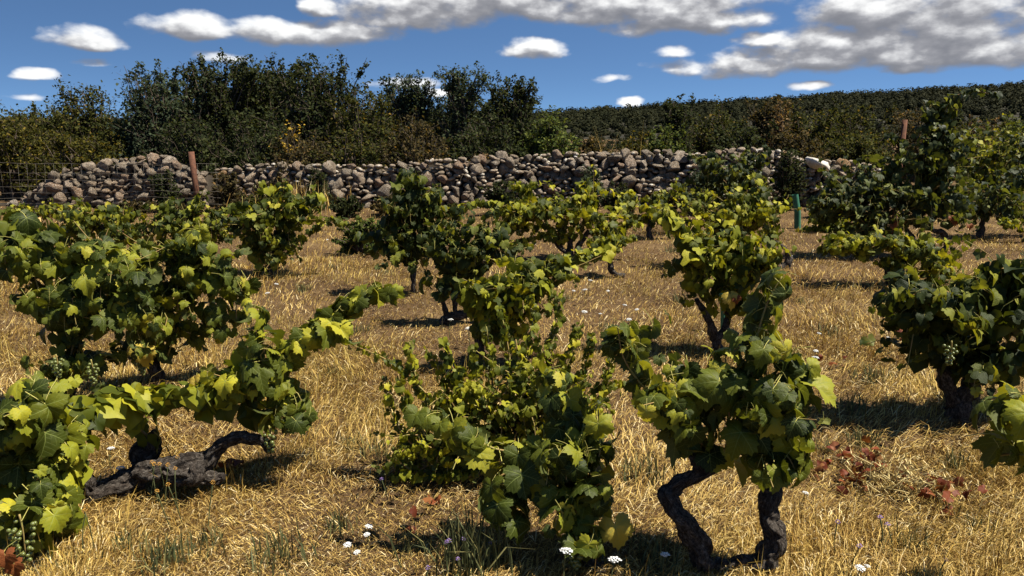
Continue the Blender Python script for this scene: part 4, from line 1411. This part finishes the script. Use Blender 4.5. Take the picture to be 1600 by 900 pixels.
vine('twisted trunk vine right of centre with leaves hanging in two curtains', (1128, 552),
     [(1085, 420, 26, 56, 80, -.05), (1140, 420, 42, 46, 90, 0), (1180, 410, 34, 40, 60, 0), (1150, 460, 36, 30, 44, 0), (1075, 375, 24, 24, 26, 0), (1120, 385, 40, 24, 36, .05)],
     [([(1115, 490, 0), (1090, 430, -.05), (1070, 370, -.05), (1045, 342, 0), (1025, 335, .05)], 26), ([(1130, 490, 0), (1170, 430, 0), (1200, 400, 0)], 16)],
     [[(1128, 558, 0, 0.05), (1118, 528, 0, 0.045), (1108, 500, -.02, .036), (1088, 468, -.02, .028)], [(1120, 530, 0, 0.04), (1136, 505, .02, .034), (1135, 480, .02, .022)]],
     leaf=0.120, tone='bright', kind='mid', seed=9)
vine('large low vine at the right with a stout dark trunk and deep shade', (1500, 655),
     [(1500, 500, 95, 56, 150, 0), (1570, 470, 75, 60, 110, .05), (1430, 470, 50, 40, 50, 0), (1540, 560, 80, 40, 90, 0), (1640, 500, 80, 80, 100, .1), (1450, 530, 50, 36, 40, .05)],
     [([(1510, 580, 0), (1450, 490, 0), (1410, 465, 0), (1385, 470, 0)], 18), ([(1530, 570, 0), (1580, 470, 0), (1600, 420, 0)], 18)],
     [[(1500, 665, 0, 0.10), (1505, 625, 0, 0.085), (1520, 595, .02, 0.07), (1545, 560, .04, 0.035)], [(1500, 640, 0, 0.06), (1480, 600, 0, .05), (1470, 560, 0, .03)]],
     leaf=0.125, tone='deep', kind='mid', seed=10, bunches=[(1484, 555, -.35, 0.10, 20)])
vine('short vine with a long leafy cane arching left, before the tall right vine', (1390, 447),
     [(1420, 395, 54, 26, 90, 0), (1450, 420, 46, 24, 64, -.05), (1350, 382, 52, 15, 80, 0), (1305, 388, 24, 12, 30, 0), (1400, 420, 26, 20, 22, 0)],
     [([(1395, 420, 0), (1400, 390, 0), (1350, 376, 0), (1310, 378, 0), (1284, 392, 0)], 34), ([(1400, 415, 0), (1440, 390, 0), (1490, 440, -.1)], 24)],
     [[(1390, 450, 0, 0.045), (1388, 430, 0, .042), (1386, 415, 0, .035), (1398, 405, 0, .02)]],
     leaf=0.120, tone='bright', kind='mid', seed=11)

# ---- third row
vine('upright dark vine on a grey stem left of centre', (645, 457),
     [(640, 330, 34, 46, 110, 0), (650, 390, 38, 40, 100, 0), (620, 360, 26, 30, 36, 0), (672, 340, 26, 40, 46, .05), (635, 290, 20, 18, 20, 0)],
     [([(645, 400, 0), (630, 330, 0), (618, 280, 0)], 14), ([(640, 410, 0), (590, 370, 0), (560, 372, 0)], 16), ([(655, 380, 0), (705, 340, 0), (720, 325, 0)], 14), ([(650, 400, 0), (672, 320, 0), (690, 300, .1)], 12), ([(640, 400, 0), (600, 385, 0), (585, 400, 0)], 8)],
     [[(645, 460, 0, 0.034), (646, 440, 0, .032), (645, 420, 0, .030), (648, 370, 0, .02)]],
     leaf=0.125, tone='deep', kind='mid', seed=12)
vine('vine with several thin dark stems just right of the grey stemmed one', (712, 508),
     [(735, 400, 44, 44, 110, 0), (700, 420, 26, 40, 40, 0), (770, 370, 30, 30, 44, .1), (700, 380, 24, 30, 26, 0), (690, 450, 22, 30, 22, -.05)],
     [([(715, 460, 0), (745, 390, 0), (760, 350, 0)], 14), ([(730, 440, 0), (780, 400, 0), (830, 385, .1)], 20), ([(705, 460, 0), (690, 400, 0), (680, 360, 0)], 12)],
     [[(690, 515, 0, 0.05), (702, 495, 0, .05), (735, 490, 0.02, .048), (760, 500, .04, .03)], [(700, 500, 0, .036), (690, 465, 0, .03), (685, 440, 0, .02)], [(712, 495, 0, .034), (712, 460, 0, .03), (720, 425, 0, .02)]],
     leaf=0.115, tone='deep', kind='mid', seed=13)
vine('wide vine in front of the wall with a dark hollow under its leaves', (895, 407),
     [(850, 335, 70, 30, 130, 0), (910, 330, 60, 34, 110, 0), (950, 360, 34, 36, 60, .05), (810, 350, 40, 30, 50, 0), (880, 365, 70, 16, 50, .15), (830, 300, 30, 18, 26, .1), (920, 300, 24, 16, 20, .1)],
     [([(900, 370, 0), (930, 320, 0), (910, 295, 0)], 12), ([(860, 360, 0), (800, 325, 0), (745, 318, 0), (710, 330, 0)], 26), ([(850, 365, -.1), (800, 380, -.1), (770, 375, -.1)], 16), ([(930, 370, 0), (975, 350, 0), (1000, 352, 0)], 14)],
     [[(895, 410, 0, 0.07), (885, 395, 0, .065), (870, 380, 0, .045), (860, 355, 0, .03)], [(900, 405, 0, .05), (905, 385, 0, .045), (920, 360, 0, .03)], [(890, 400, .05, .05), (892, 370, .05, .04)]],
     leaf=0.125, tone='bright', kind='mid', seed=14)
vine('small vine whose dark stub trunk stands right of the wide vine', (958, 432),
     [(950, 385, 26, 22, 40, 0), (965, 375, 20, 16, 18, .05)],
     [],
     [[(975, 432, 0, 0.04), (958, 425, 0, 0.045), (953, 405, 0, .034), (952, 390, 0, .022)]],
     leaf=0.120, tone='bright', kind='mid', seed=15)
vine('bright vine with a bent dark arm at its right, below the dark upright vine', (1218, 420),
     [(1160, 345, 60, 40, 130, 0), (1110, 330, 40, 34, 60, .05), (1195, 330, 30, 40, 50, 0), (1200, 370, 22, 20, 20, -.05), (1130, 360, 50, 20, 40, .1)],
     [([(1160, 380, 0), (1180, 320, 0), (1200, 290, 0)], 12), ([(1140, 370, 0), (1090, 350, 0), (1060, 350, 0)], 14)],
     [[(1205, 422, 0, 0.06), (1228, 415, 0, 0.06), (1232, 400, 0, .042), (1222, 384, 0, .034), (1200, 372, 0, .024)], [(1150, 410, 0.1, .05), (1150, 385, .1, .05), (1160, 360, .1, .03)]],
     leaf=0.120, tone='bright', kind='mid', seed=16)
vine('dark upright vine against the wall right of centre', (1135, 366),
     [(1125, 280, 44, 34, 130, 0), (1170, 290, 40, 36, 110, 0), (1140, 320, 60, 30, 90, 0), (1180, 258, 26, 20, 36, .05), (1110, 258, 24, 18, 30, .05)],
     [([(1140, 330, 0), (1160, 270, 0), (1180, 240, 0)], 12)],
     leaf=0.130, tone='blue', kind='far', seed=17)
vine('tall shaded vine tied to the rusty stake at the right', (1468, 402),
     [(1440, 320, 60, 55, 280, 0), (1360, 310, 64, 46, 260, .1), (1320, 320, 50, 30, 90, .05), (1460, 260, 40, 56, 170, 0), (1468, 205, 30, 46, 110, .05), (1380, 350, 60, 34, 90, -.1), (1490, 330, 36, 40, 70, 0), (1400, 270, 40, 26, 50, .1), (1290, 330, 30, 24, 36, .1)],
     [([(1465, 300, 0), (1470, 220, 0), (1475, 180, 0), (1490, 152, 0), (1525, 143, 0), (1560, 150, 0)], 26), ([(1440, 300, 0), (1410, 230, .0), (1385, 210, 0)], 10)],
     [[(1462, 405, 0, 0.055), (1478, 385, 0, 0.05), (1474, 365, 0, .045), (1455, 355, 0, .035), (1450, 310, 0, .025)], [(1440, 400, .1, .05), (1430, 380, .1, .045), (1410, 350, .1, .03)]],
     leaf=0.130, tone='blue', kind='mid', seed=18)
vine('full leafy vine at the left of the third row with a dark stem', (425, 432),
     [(430, 350, 56, 44, 150, 0), (470, 325, 40, 26, 60, .1), (390, 350, 44, 34, 70, 0), (420, 395, 40, 36, 70, 0), (440, 308, 34, 14, 26, .1)],
     [([(430, 390, 0), (460, 330, 0), (500, 305, 0)], 14), ([(450, 390, 0), (500, 350, 0), (545, 345, .1)], 16), ([(410, 390, 0), (360, 350, 0), (330, 350, 0)], 16), ([(420, 390, 0), (390, 330, 0), (360, 325, 0)], 12)],
     [[(425, 436, 0, 0.05), (422, 418, 0, .045), (425, 395, 0, .035), (430, 360, 0, .02)]],
     leaf=0.125, tone='green', kind='mid', seed=19)
vine('low bright vine left of the full third row vine', (300, 402),
     [(290, 350, 50, 40, 120, 0), (335, 362, 40, 34, 80, 0), (255, 362, 42, 30, 70, 0)],
     [([(290, 370, 0), (310, 320, 0), (320, 300, 0)], 12), ([(280, 370, 0), (260, 330, 0), (228, 322, 0)], 12)],
     leaf=0.120, tone='green', kind='mid', seed=20)
vine('loose vine behind the leafy left vine, by the fence', (165, 398),
     [(145, 345, 52, 30, 110, 0), (200, 362, 42, 30, 80, 0), (110, 362, 40, 24, 60, 0)],
     [([(150, 360, 0), (135, 325, 0), (120, 308, 0)], 14), ([(170, 365, 0), (200, 340, 0), (210, 330, 0)], 8)],
     leaf=0.120, tone='green', kind='far', seed=21)
vine('low cane of bright leaves along the fence at the far left', (60, 372),
     [(40, 335, 40, 12, 40, 0), (85, 333, 24, 10, 20, 0)],
     [([(60, 360, 0), (40, 325, 0), (0, 335, 0), (-30, 350, 0)], 18), ([(60, 360, 0), (75, 322, 0), (105, 335, 0)], 16)],
     leaf=0.115, tone='bright', kind='far', seed=22)
# ---- far row
vine('small vine with a dark stub in the gap before the wall', (1016, 372),
     [(1010, 325, 36, 16, 50, 0), (980, 318, 30, 16, 36, .2), (1035, 330, 24, 12, 22, 0)],
     [([(1015, 350, 0), (1040, 330, 0), (1070, 345, -.1)], 16), ([(1010, 345, 0), (970, 335, 0), (940, 342, 0)], 16)],
     [[(1016, 374, 0, 0.07), (1014, 362, 0, .06), (1016, 348, 0, .04), (1012, 332, 0, .025)]],
     leaf=0.130, tone='bright', kind='far', seed=23)
vine('pale leafy vine against the wall foot left of the dark upright vine', (1080, 338),
     [(1060, 305, 44, 14, 50, 0), (1030, 312, 30, 12, 26, 0)], [], leaf=0.14, tone='green', kind='far', seed=24)
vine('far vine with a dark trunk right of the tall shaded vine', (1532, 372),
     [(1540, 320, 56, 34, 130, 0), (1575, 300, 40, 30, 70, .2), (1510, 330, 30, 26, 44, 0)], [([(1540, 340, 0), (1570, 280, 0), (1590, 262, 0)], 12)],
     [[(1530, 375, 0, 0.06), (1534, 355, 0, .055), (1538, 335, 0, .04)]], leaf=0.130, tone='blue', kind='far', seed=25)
vine('vine at the right edge in the far row, beside the one with a dark trunk', (1620, 368),
     [(1610, 315, 46, 36, 90, 0), (1590, 340, 30, 16, 30, -.2)], [], leaf=0.130, tone='green', kind='far', seed=26)
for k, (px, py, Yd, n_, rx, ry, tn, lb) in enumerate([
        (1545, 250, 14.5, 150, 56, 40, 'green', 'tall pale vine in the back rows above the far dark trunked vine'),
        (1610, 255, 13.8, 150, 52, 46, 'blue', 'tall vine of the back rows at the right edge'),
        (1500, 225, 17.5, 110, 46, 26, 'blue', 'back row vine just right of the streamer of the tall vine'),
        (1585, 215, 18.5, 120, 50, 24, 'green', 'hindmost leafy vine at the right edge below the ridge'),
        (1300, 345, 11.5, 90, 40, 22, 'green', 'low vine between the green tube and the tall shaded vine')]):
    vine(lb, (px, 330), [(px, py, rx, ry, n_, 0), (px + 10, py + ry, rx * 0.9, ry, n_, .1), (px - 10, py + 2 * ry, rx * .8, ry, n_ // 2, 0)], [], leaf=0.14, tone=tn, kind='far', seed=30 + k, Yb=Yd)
vine('low vine cane at the right edge below the far row', (1600, 378),
     [(1585, 350, 30, 9, 30, 0)], [], leaf=0.115, tone='bright', kind='far', seed=38)


# coloured leaves that belong to vines
def odd_leaf(root_obj, px, py, Yd, size, mat_mesh, label, tip=(0.2, 0, -1), nrm_=(0, -0.8, 0.5)):
    p_ = np.array(P(px, py, Yd))
    fr_ = frames(np.array([nrm_], float), np.array([tip], float))[0] * size
    m_ = Matrix.Identity(4)
    for r in range(3):
        for c in range(3):
            m_[r][c] = fr_[r, c]
        m_[r][3] = p_[r] - root_obj.location[r]
    o_ = obj('leaf', mat_mesh, root_obj, m_)
    o_['label'] = label


RED_LEAF = leaf_mesh(31, 2, 3, M_RED, 0.9, 1.6)
YEL_LEAF = leaf_mesh(41, 3, 4, M_YEL, 0.9, 1.6)
odd_leaf(v_left, 8, 868, 2.3, 0.08, RED_LEAF, 'withered orange leaf')
odd_leaf(v_left, 22, 882, 2.32, 0.07, RED_LEAF, 'withered orange leaf')
vc = [o for o in col.objects if o.get('label', '').startswith('front centre vine')][0]
odd_leaf(vc, 962, 822, 2.42, 0.13, YEL_LEAF, 'yellow leaf at the drooping end')
vt = [o for o in col.objects if o.get('label', '').startswith('twisted trunk vine')][0]
odd_leaf(vt, 1142, 462, 5.0, 0.13, YEL_LEAF, 'yellow leaf')
odd_leaf(vt, 1150, 465, 5.0, 0.07, RED_LEAF, 'red edged leaf')
vs = [o for o in col.objects if o.get('label', '').startswith('tall shaded vine')][0]
for px, py in ((1395, 352), (1402, 346), (1487, 340), (1492, 346), (1515, 352)):
    odd_leaf(vs, px, py, 8.95, 0.09, RED_LEAF, 'red autumn leaf')
vb = [o for o in col.objects if o.get('label', '').startswith('broad leafy vine')][0]
for px, py in ((208, 545), (222, 555), (228, 548), (314, 590), (305, 595)):
    odd_leaf(vb, px, py, 4.1, 0.10, YEL_LEAF, 'yellowing leaf')

# ------------------------------------------------------------------ flowers, weeds, dead leaves
def flower_proto(name, mat, r, stem_h, dome, seed, nb=26):
    rng = np.random.default_rng(seed)
    a = Acc()
    a.tube(catmull([(0, 0, -0.01), (0.01, 0, stem_h * .5), (0, 0, stem_h)], 6), 0.0022, 4)
    stem = a.mesh('stem', M_WEED)
    a = Acc()
    for q in range(nb):
        rr = r * math.sqrt((q + .5) / nb)
        an = q * 2.4
        v = ICO1 * np.array([1, 1, 0.45]) * r * 0.20 * rng.uniform(0.8, 1.3)
        a.add(v + np.array([rr * math.cos(an), rr * math.sin(an), stem_h + dome * (1 - (rr / r) ** 2) + rng.normal(0, .05 * r)]), None, ICO1F)
        if q % 3 == 0:
            a.tube(np.array([[0, 0, stem_h - r * 0.5], [rr * math.cos(an), rr * math.sin(an), stem_h]]), 0.0012, 3, cap=False)
    return stem, a.mesh('flower_head', mat, False)


def plant_flower(protos, label, cat, px, py, s, group, name='wild_flower', up=0.0, tilt=0.3):
    stem, head = protos
    # px,py marks the head: stand the plant so that its head shows there
    d_ = px_dir(px, py)
    t_ = (CAM_H - stem_z * s) / -d_.z
    x, y = d_.x * t_, d_.y * t_
    root = thing(name, label, cat, (x, y, float(ground_z(x, y))), group)
    root.rotation_euler = (random.uniform(0, 0.12) + tilt * 0.3, random.uniform(-.15, .15), random.uniform(0, 6))
    root.scale = (s, s, s)
    obj('stem', stem, root)
    obj('flower_head', head, root)


MARKS = [(750, 582, 'the sloping cane vine'), (1128, 552, 'the twisted trunk vine'), (645, 457, 'the grey stemmed vine'), (712, 508, 'the vine with thin stems'), (895, 407, 'the wide vine by the wall'),
         (958, 432, 'the stub trunk vine'), (1218, 420, 'the bent arm vine'), (1390, 447, 'the arching cane vine'), (1500, 655, 'the stout trunk vine'), (425, 432, 'the full third row vine'), (248, 608, 'the broad leafy left vine'),
         (740, 890, 'the tall green stems'), (1400, 762, 'the dry thistle'), (1140, 893, 'the front right vine'), (800, 745, 'the small leaved bushy vine')]
used_labels = {}
ORD = ['', 'second ', 'third ', 'fourth ', 'fifth ', 'sixth ', 'seventh ', 'eighth ', 'ninth ']


def flower_label(what, px, py):
    m = min(MARKS, key=lambda q: (q[0] - px) ** 2 + (2 * (q[1] - py)) ** 2)
    dx, dy = px - m[0], py - m[1]
    side = ('left of ' if dx < 0 else 'right of ') if abs(dx) > 1.2 * abs(dy) else ('behind ' if dy < 0 else 'before ')
    key = what + ' ' + side + m[2]
    n = used_labels.get(key, 0)
    used_labels[key] = n + 1
    far = '' if n == 0 else ' counted outward from it'
    return (ORD[n] + key if n == 0 else ORD[n] + key + far)


stem_z = 0.14
WF = flower_proto('wild_carrot', M_WHITE, 0.021, stem_z, 0.008, 5)
for px, py, s, lb in [(170, 700, .8, 'white wild flower just behind the lying trunk'), (183, 727, .9, 'white wild flower against the left end of the lying trunk'), (265, 741, .8, 'white wild flower in front of the middle of the lying trunk'),
                  (546, 846, .7, 'white flower head leftmost of the four in the bare foreground'), (570, 820, .7, 'white flower head topmost of the four in the bare foreground'), (575, 832, .6, 'white flower head rightmost of the four in the bare foreground'), (562, 860, .6, 'white flower head lowest of the four in the bare foreground'),
                  (880, 870, 1.1, 'large white flower head under the front centre vine'), (893, 812, .6, 'small white flower among the hanging leaves of the front centre vine'), (960, 886, 1.1, 'large white flower head below the yellow leaf'),
                  (1040, 873, .8, 'white flower head left of the foot of the S shaped arm'), (1338, 886, .8, 'larger white flower of the pair at the bottom right'), (1350, 888, .5, 'smaller white flower of the pair at the bottom right'), (1254, 770, .6, 'white flower right of the front right vine trunk')]:
    plant_flower(WF, lb, 'flower', px, py, s, 'white wild flowers in the near grass')
far_white = [(910, 487), (998, 485), (972, 478), (938, 492), (1008, 548), (920, 440), (735, 518), (703, 506), (605, 398), (835, 382), (893, 455), (916, 455), (420, 455), (427, 443), (325, 500), (315, 512), (340, 500), (1274, 548), (1236, 400), (1384, 527), (1275, 520), (1270, 560), (950, 455), (985, 500), (745, 505), (505, 310), (512, 372), (1220, 540)]
for px, py in sorted(far_white, key=lambda f: min((q[0] - f[0]) ** 2 + (2 * (q[1] - f[1])) ** 2 for q in MARKS)):
    plant_flower(WF, flower_label('small white wild flower', px, py), 'flower', px, py, random.uniform(.75, 1.15), 'white wild flowers farther back')
stem_z = 0.20
OF = flower_proto('seed_head', M_ORANGE, 0.010, stem_z, 0.012, 6, 14)
NTH = ['leftmost', 'second from the left', 'third from the left', 'fourth from the left', 'fifth from the left', 'sixth from the left', 'sixth from the right', 'fifth from the right', 'fourth from the right', 'third from the right', 'second from the right', 'rightmost']
for nth, (px, py) in zip(NTH, sorted([(272, 688), (224, 722), (242, 722), (250, 717), (265, 716), (249, 727), (274, 734), (278, 749), (263, 760), (318, 760), (138, 790), (120, 792)])):
    plant_flower(OF, 'round orange seed head before the lying trunk, ' + nth, 'flower', px, py, 1.0, 'orange seed heads before the lying trunk', 'seed_head')
stem_z = 0.12
PF = flower_proto('purple_flower', M_PURPLE, 0.009, stem_z, 0.010, 7, 12)
purple = [(698, 845), (702, 855), (712, 874), (726, 852), (775, 853), (670, 900), (1312, 823), (1400, 824), (1334, 855), (1378, 808), (1472, 882), (605, 745), (645, 716)]
for px, py in sorted(purple, key=lambda f: min((q[0] - f[0]) ** 2 + (2 * (q[1] - f[1])) ** 2 for q in MARKS)):
    plant_flower(PF, flower_label('purple wild flower', px, py), 'flower', px, py, random.uniform(.8, 1.2), 'purple wild flowers')

WG = 'green weed tufts in the dry grass'
for k, (px, py, n_, hh, sp, lb) in enumerate([
        (262, 880, 90, 0.13, 0.16, 'grey green tuft of pointed leaves at the bottom left'), (200, 850, 40, 0.09, 0.12, 'small green tuft left of the pointed tuft'),
        (740, 890, 150, 0.26, 0.22, 'tall thin green stems at the bottom centre'), (1345, 690, 60, 0.12, 0.14, 'green tuft below the shade of the large right vine'),
        (1495, 728, 50, 0.11, 0.14, 'green tuft right of the red leaf litter'), (1360, 600, 60, 0.14, 0.2, 'feathery green weed left of the large right vine'),
        (1330, 640, 50, 0.14, 0.2, 'sparse green weed left of the trunk shade'), (590, 710, 60, 0.10, 0.2, 'green weeds at the edge of the left vine shade'),
        (520, 590, 30, 0.08, 0.12, 'small green tuft right of the sloping cane'), (475, 455, 60, 0.10, 0.15, 'pale round weed cushion in the middle grass'),
        (1010, 880, 60, 0.13, 0.2, 'dark green weeds right of the yellow leaf'), (1290, 520, 40, 0.12, 0.2, 'thin green weeds between the right vines'),
        (1050, 392, 60, 0.14, 0.16, 'grey green weed right of the gap vine'), (525, 830, 40, 0.10, 0.12, 'small tuft near the white flowers at the bottom'),
        (1000, 750, 60, 0.16, 0.2, 'wispy green weed left of the S shaped arm'), (430, 880, 70, 0.12, 0.2, 'flat green weeds at the bottom left of centre')]):
    tuft('weed_tuft', lb, 'weed', G(px, py), n_, hh, sp, M_WEED, 400 + k, 0.003, 0.5, WG)


for k, (px, py) in enumerate([(90, 880), (330, 850), (640, 860), (610, 640), (545, 700), (1240, 640), (1285, 700), (1420, 860), (1520, 830), (1580, 720), (1250, 470), (1310, 450), (950, 520), (880, 470), (520, 420), (600, 430), (560, 520), (1060, 470)]):
    tuft('weed_tuft', flower_label('thin grey green weed', px, py), 'weed', G(px, py), 46, 0.07 + 0.05 * ((k * 7) % 5) / 4, 0.13, M_WEED, 500 + k, 0.0022, 0.6, WG)


def leaf_pile(name, label, cat, spots, seed, n_, size, mat, spread):
    rng = np.random.default_rng(seed)
    A_ = Acc()
    o0 = gz(G(*spots[0]))
    for (px, py) in spots:
        c = np.array(G(px, py))
        pts_ = c + rng.normal(0, 1, (n_, 3)) * np.array([spread, spread * 1.2, 0])
        pts_[:, 2] = ground_z(pts_[:, 0], pts_[:, 1]) + rng.uniform(0.02, 0.10, n_)
        fr_ = frames(rand_unit(n_, rng) * 0.8 + np.array([0, -0.2, 0.6]), rand_unit(n_, rng))
        sz_ = size * rng.uniform(0.6, 1.2, n_)
        V_, T, Q, uv = leaf_template(17, 1, int(rng.integers(9)), 1.0, 2.2)
        vv = pts_[:, None, :] + np.einsum('nij,kj->nki', fr_, V_) * sz_[:, None, None]
        A_.add(vv.reshape(-1, 3), None, (T[None] + (np.arange(n_) * len(V_))[:, None, None]).reshape(-1, 3))
    o_ = obj(name, A_.mesh(name, mat, False, o0), None, None, o0)
    tag(o_, label, cat)
    return o_


leaf_pile('dead_leaves', 'heap of red dead vine leaves at the right foreground', 'dead leaves', [(1320, 745), (1345, 728), (1310, 760), (1365, 722)], 61, 9, 0.052, M_RED, 0.07)
leaf_pile('dead_leaves', 'red dead vine leaves right of the pale dry thistle', 'dead leaves', [(1455, 775), (1480, 790), (1440, 765)], 62, 10, 0.048, M_RED, 0.07)
leaf_pile('dead_leaves', 'dark red dead leaves in the grass right of the front right vine', 'dead leaves', [(1305, 585), (1278, 580), (1310, 575)], 63, 2, 0.05, M_RED, 0.03)
leaf_pile('dead_leaves', 'dead red leaves hanging low left of the large right vine', 'dead leaves', [(1412, 525), (1420, 535)], 64, 3, 0.055, M_RED, 0.04)
leaf_pile('fallen_leaf', 'orange fallen leaves on bare soil below the small leaved vine', 'dead leaves', [(690, 785), (674, 806), (648, 827)], 65, 2, 0.045, M_RED, 0.02)
leaf_pile('dead_leaves', 'pinkish red dead leaves beside the lying trunk', 'dead leaves', [(362, 740), (372, 735)], 66, 3, 0.05, M_RED, 0.03)

# dry thistle: forked pale stems with spiky heads
rng = np.random.default_rng(71)
c0 = gz(G(1400, 762))
A = Acc()
for k in range(46):
    an = rng.uniform(0, 6.28)
    ln = rng.uniform(0.05, 0.24)
    tip = np.array([math.cos(an) * ln, math.sin(an) * ln, rng.uniform(0.04, 0.17)])
    o1 = np.append(rng.normal(0, 0.06, 2), 0.0)
    tip = tip * 0.8 + o1
    path = catmull([o1, (o1 + tip) * 0.5 + np.array([0, 0, 0.03]) + rng.normal(0, .02, 3), tip], 6)
    A.tube(path, np.linspace(0.0028, 0.0016, 6), 4)
    for q in range(9):
        dv = rand_unit(1, rng)[0] * 0.035
        A.add(np.array([tip - dv[[1, 2, 0]] * .12, tip + dv[[1, 2, 0]] * .12, tip + dv]), None, [[0, 1, 2]])
o = obj('dry_thistle', A.mesh('dry_thistle', M_THISTLE, False), None, None, c0)
tag(o, 'bleached dry thistle sprawling between the red dead leaves', 'thistle')
A = Acc()
A.add(ICO2 * np.array([0.055, 0.04, 0.03]) * (1 + 0.15 * np.sin(ICO2[:, :1] * 7)), None, ICO2F)
p = gz(G(698, 503))
p.z += 0.025
o = obj('stone', A.mesh('stone', M_PALESTONE), None, None, p)
tag(o, 'small white stone beside the thin stemmed vine', 'stone')
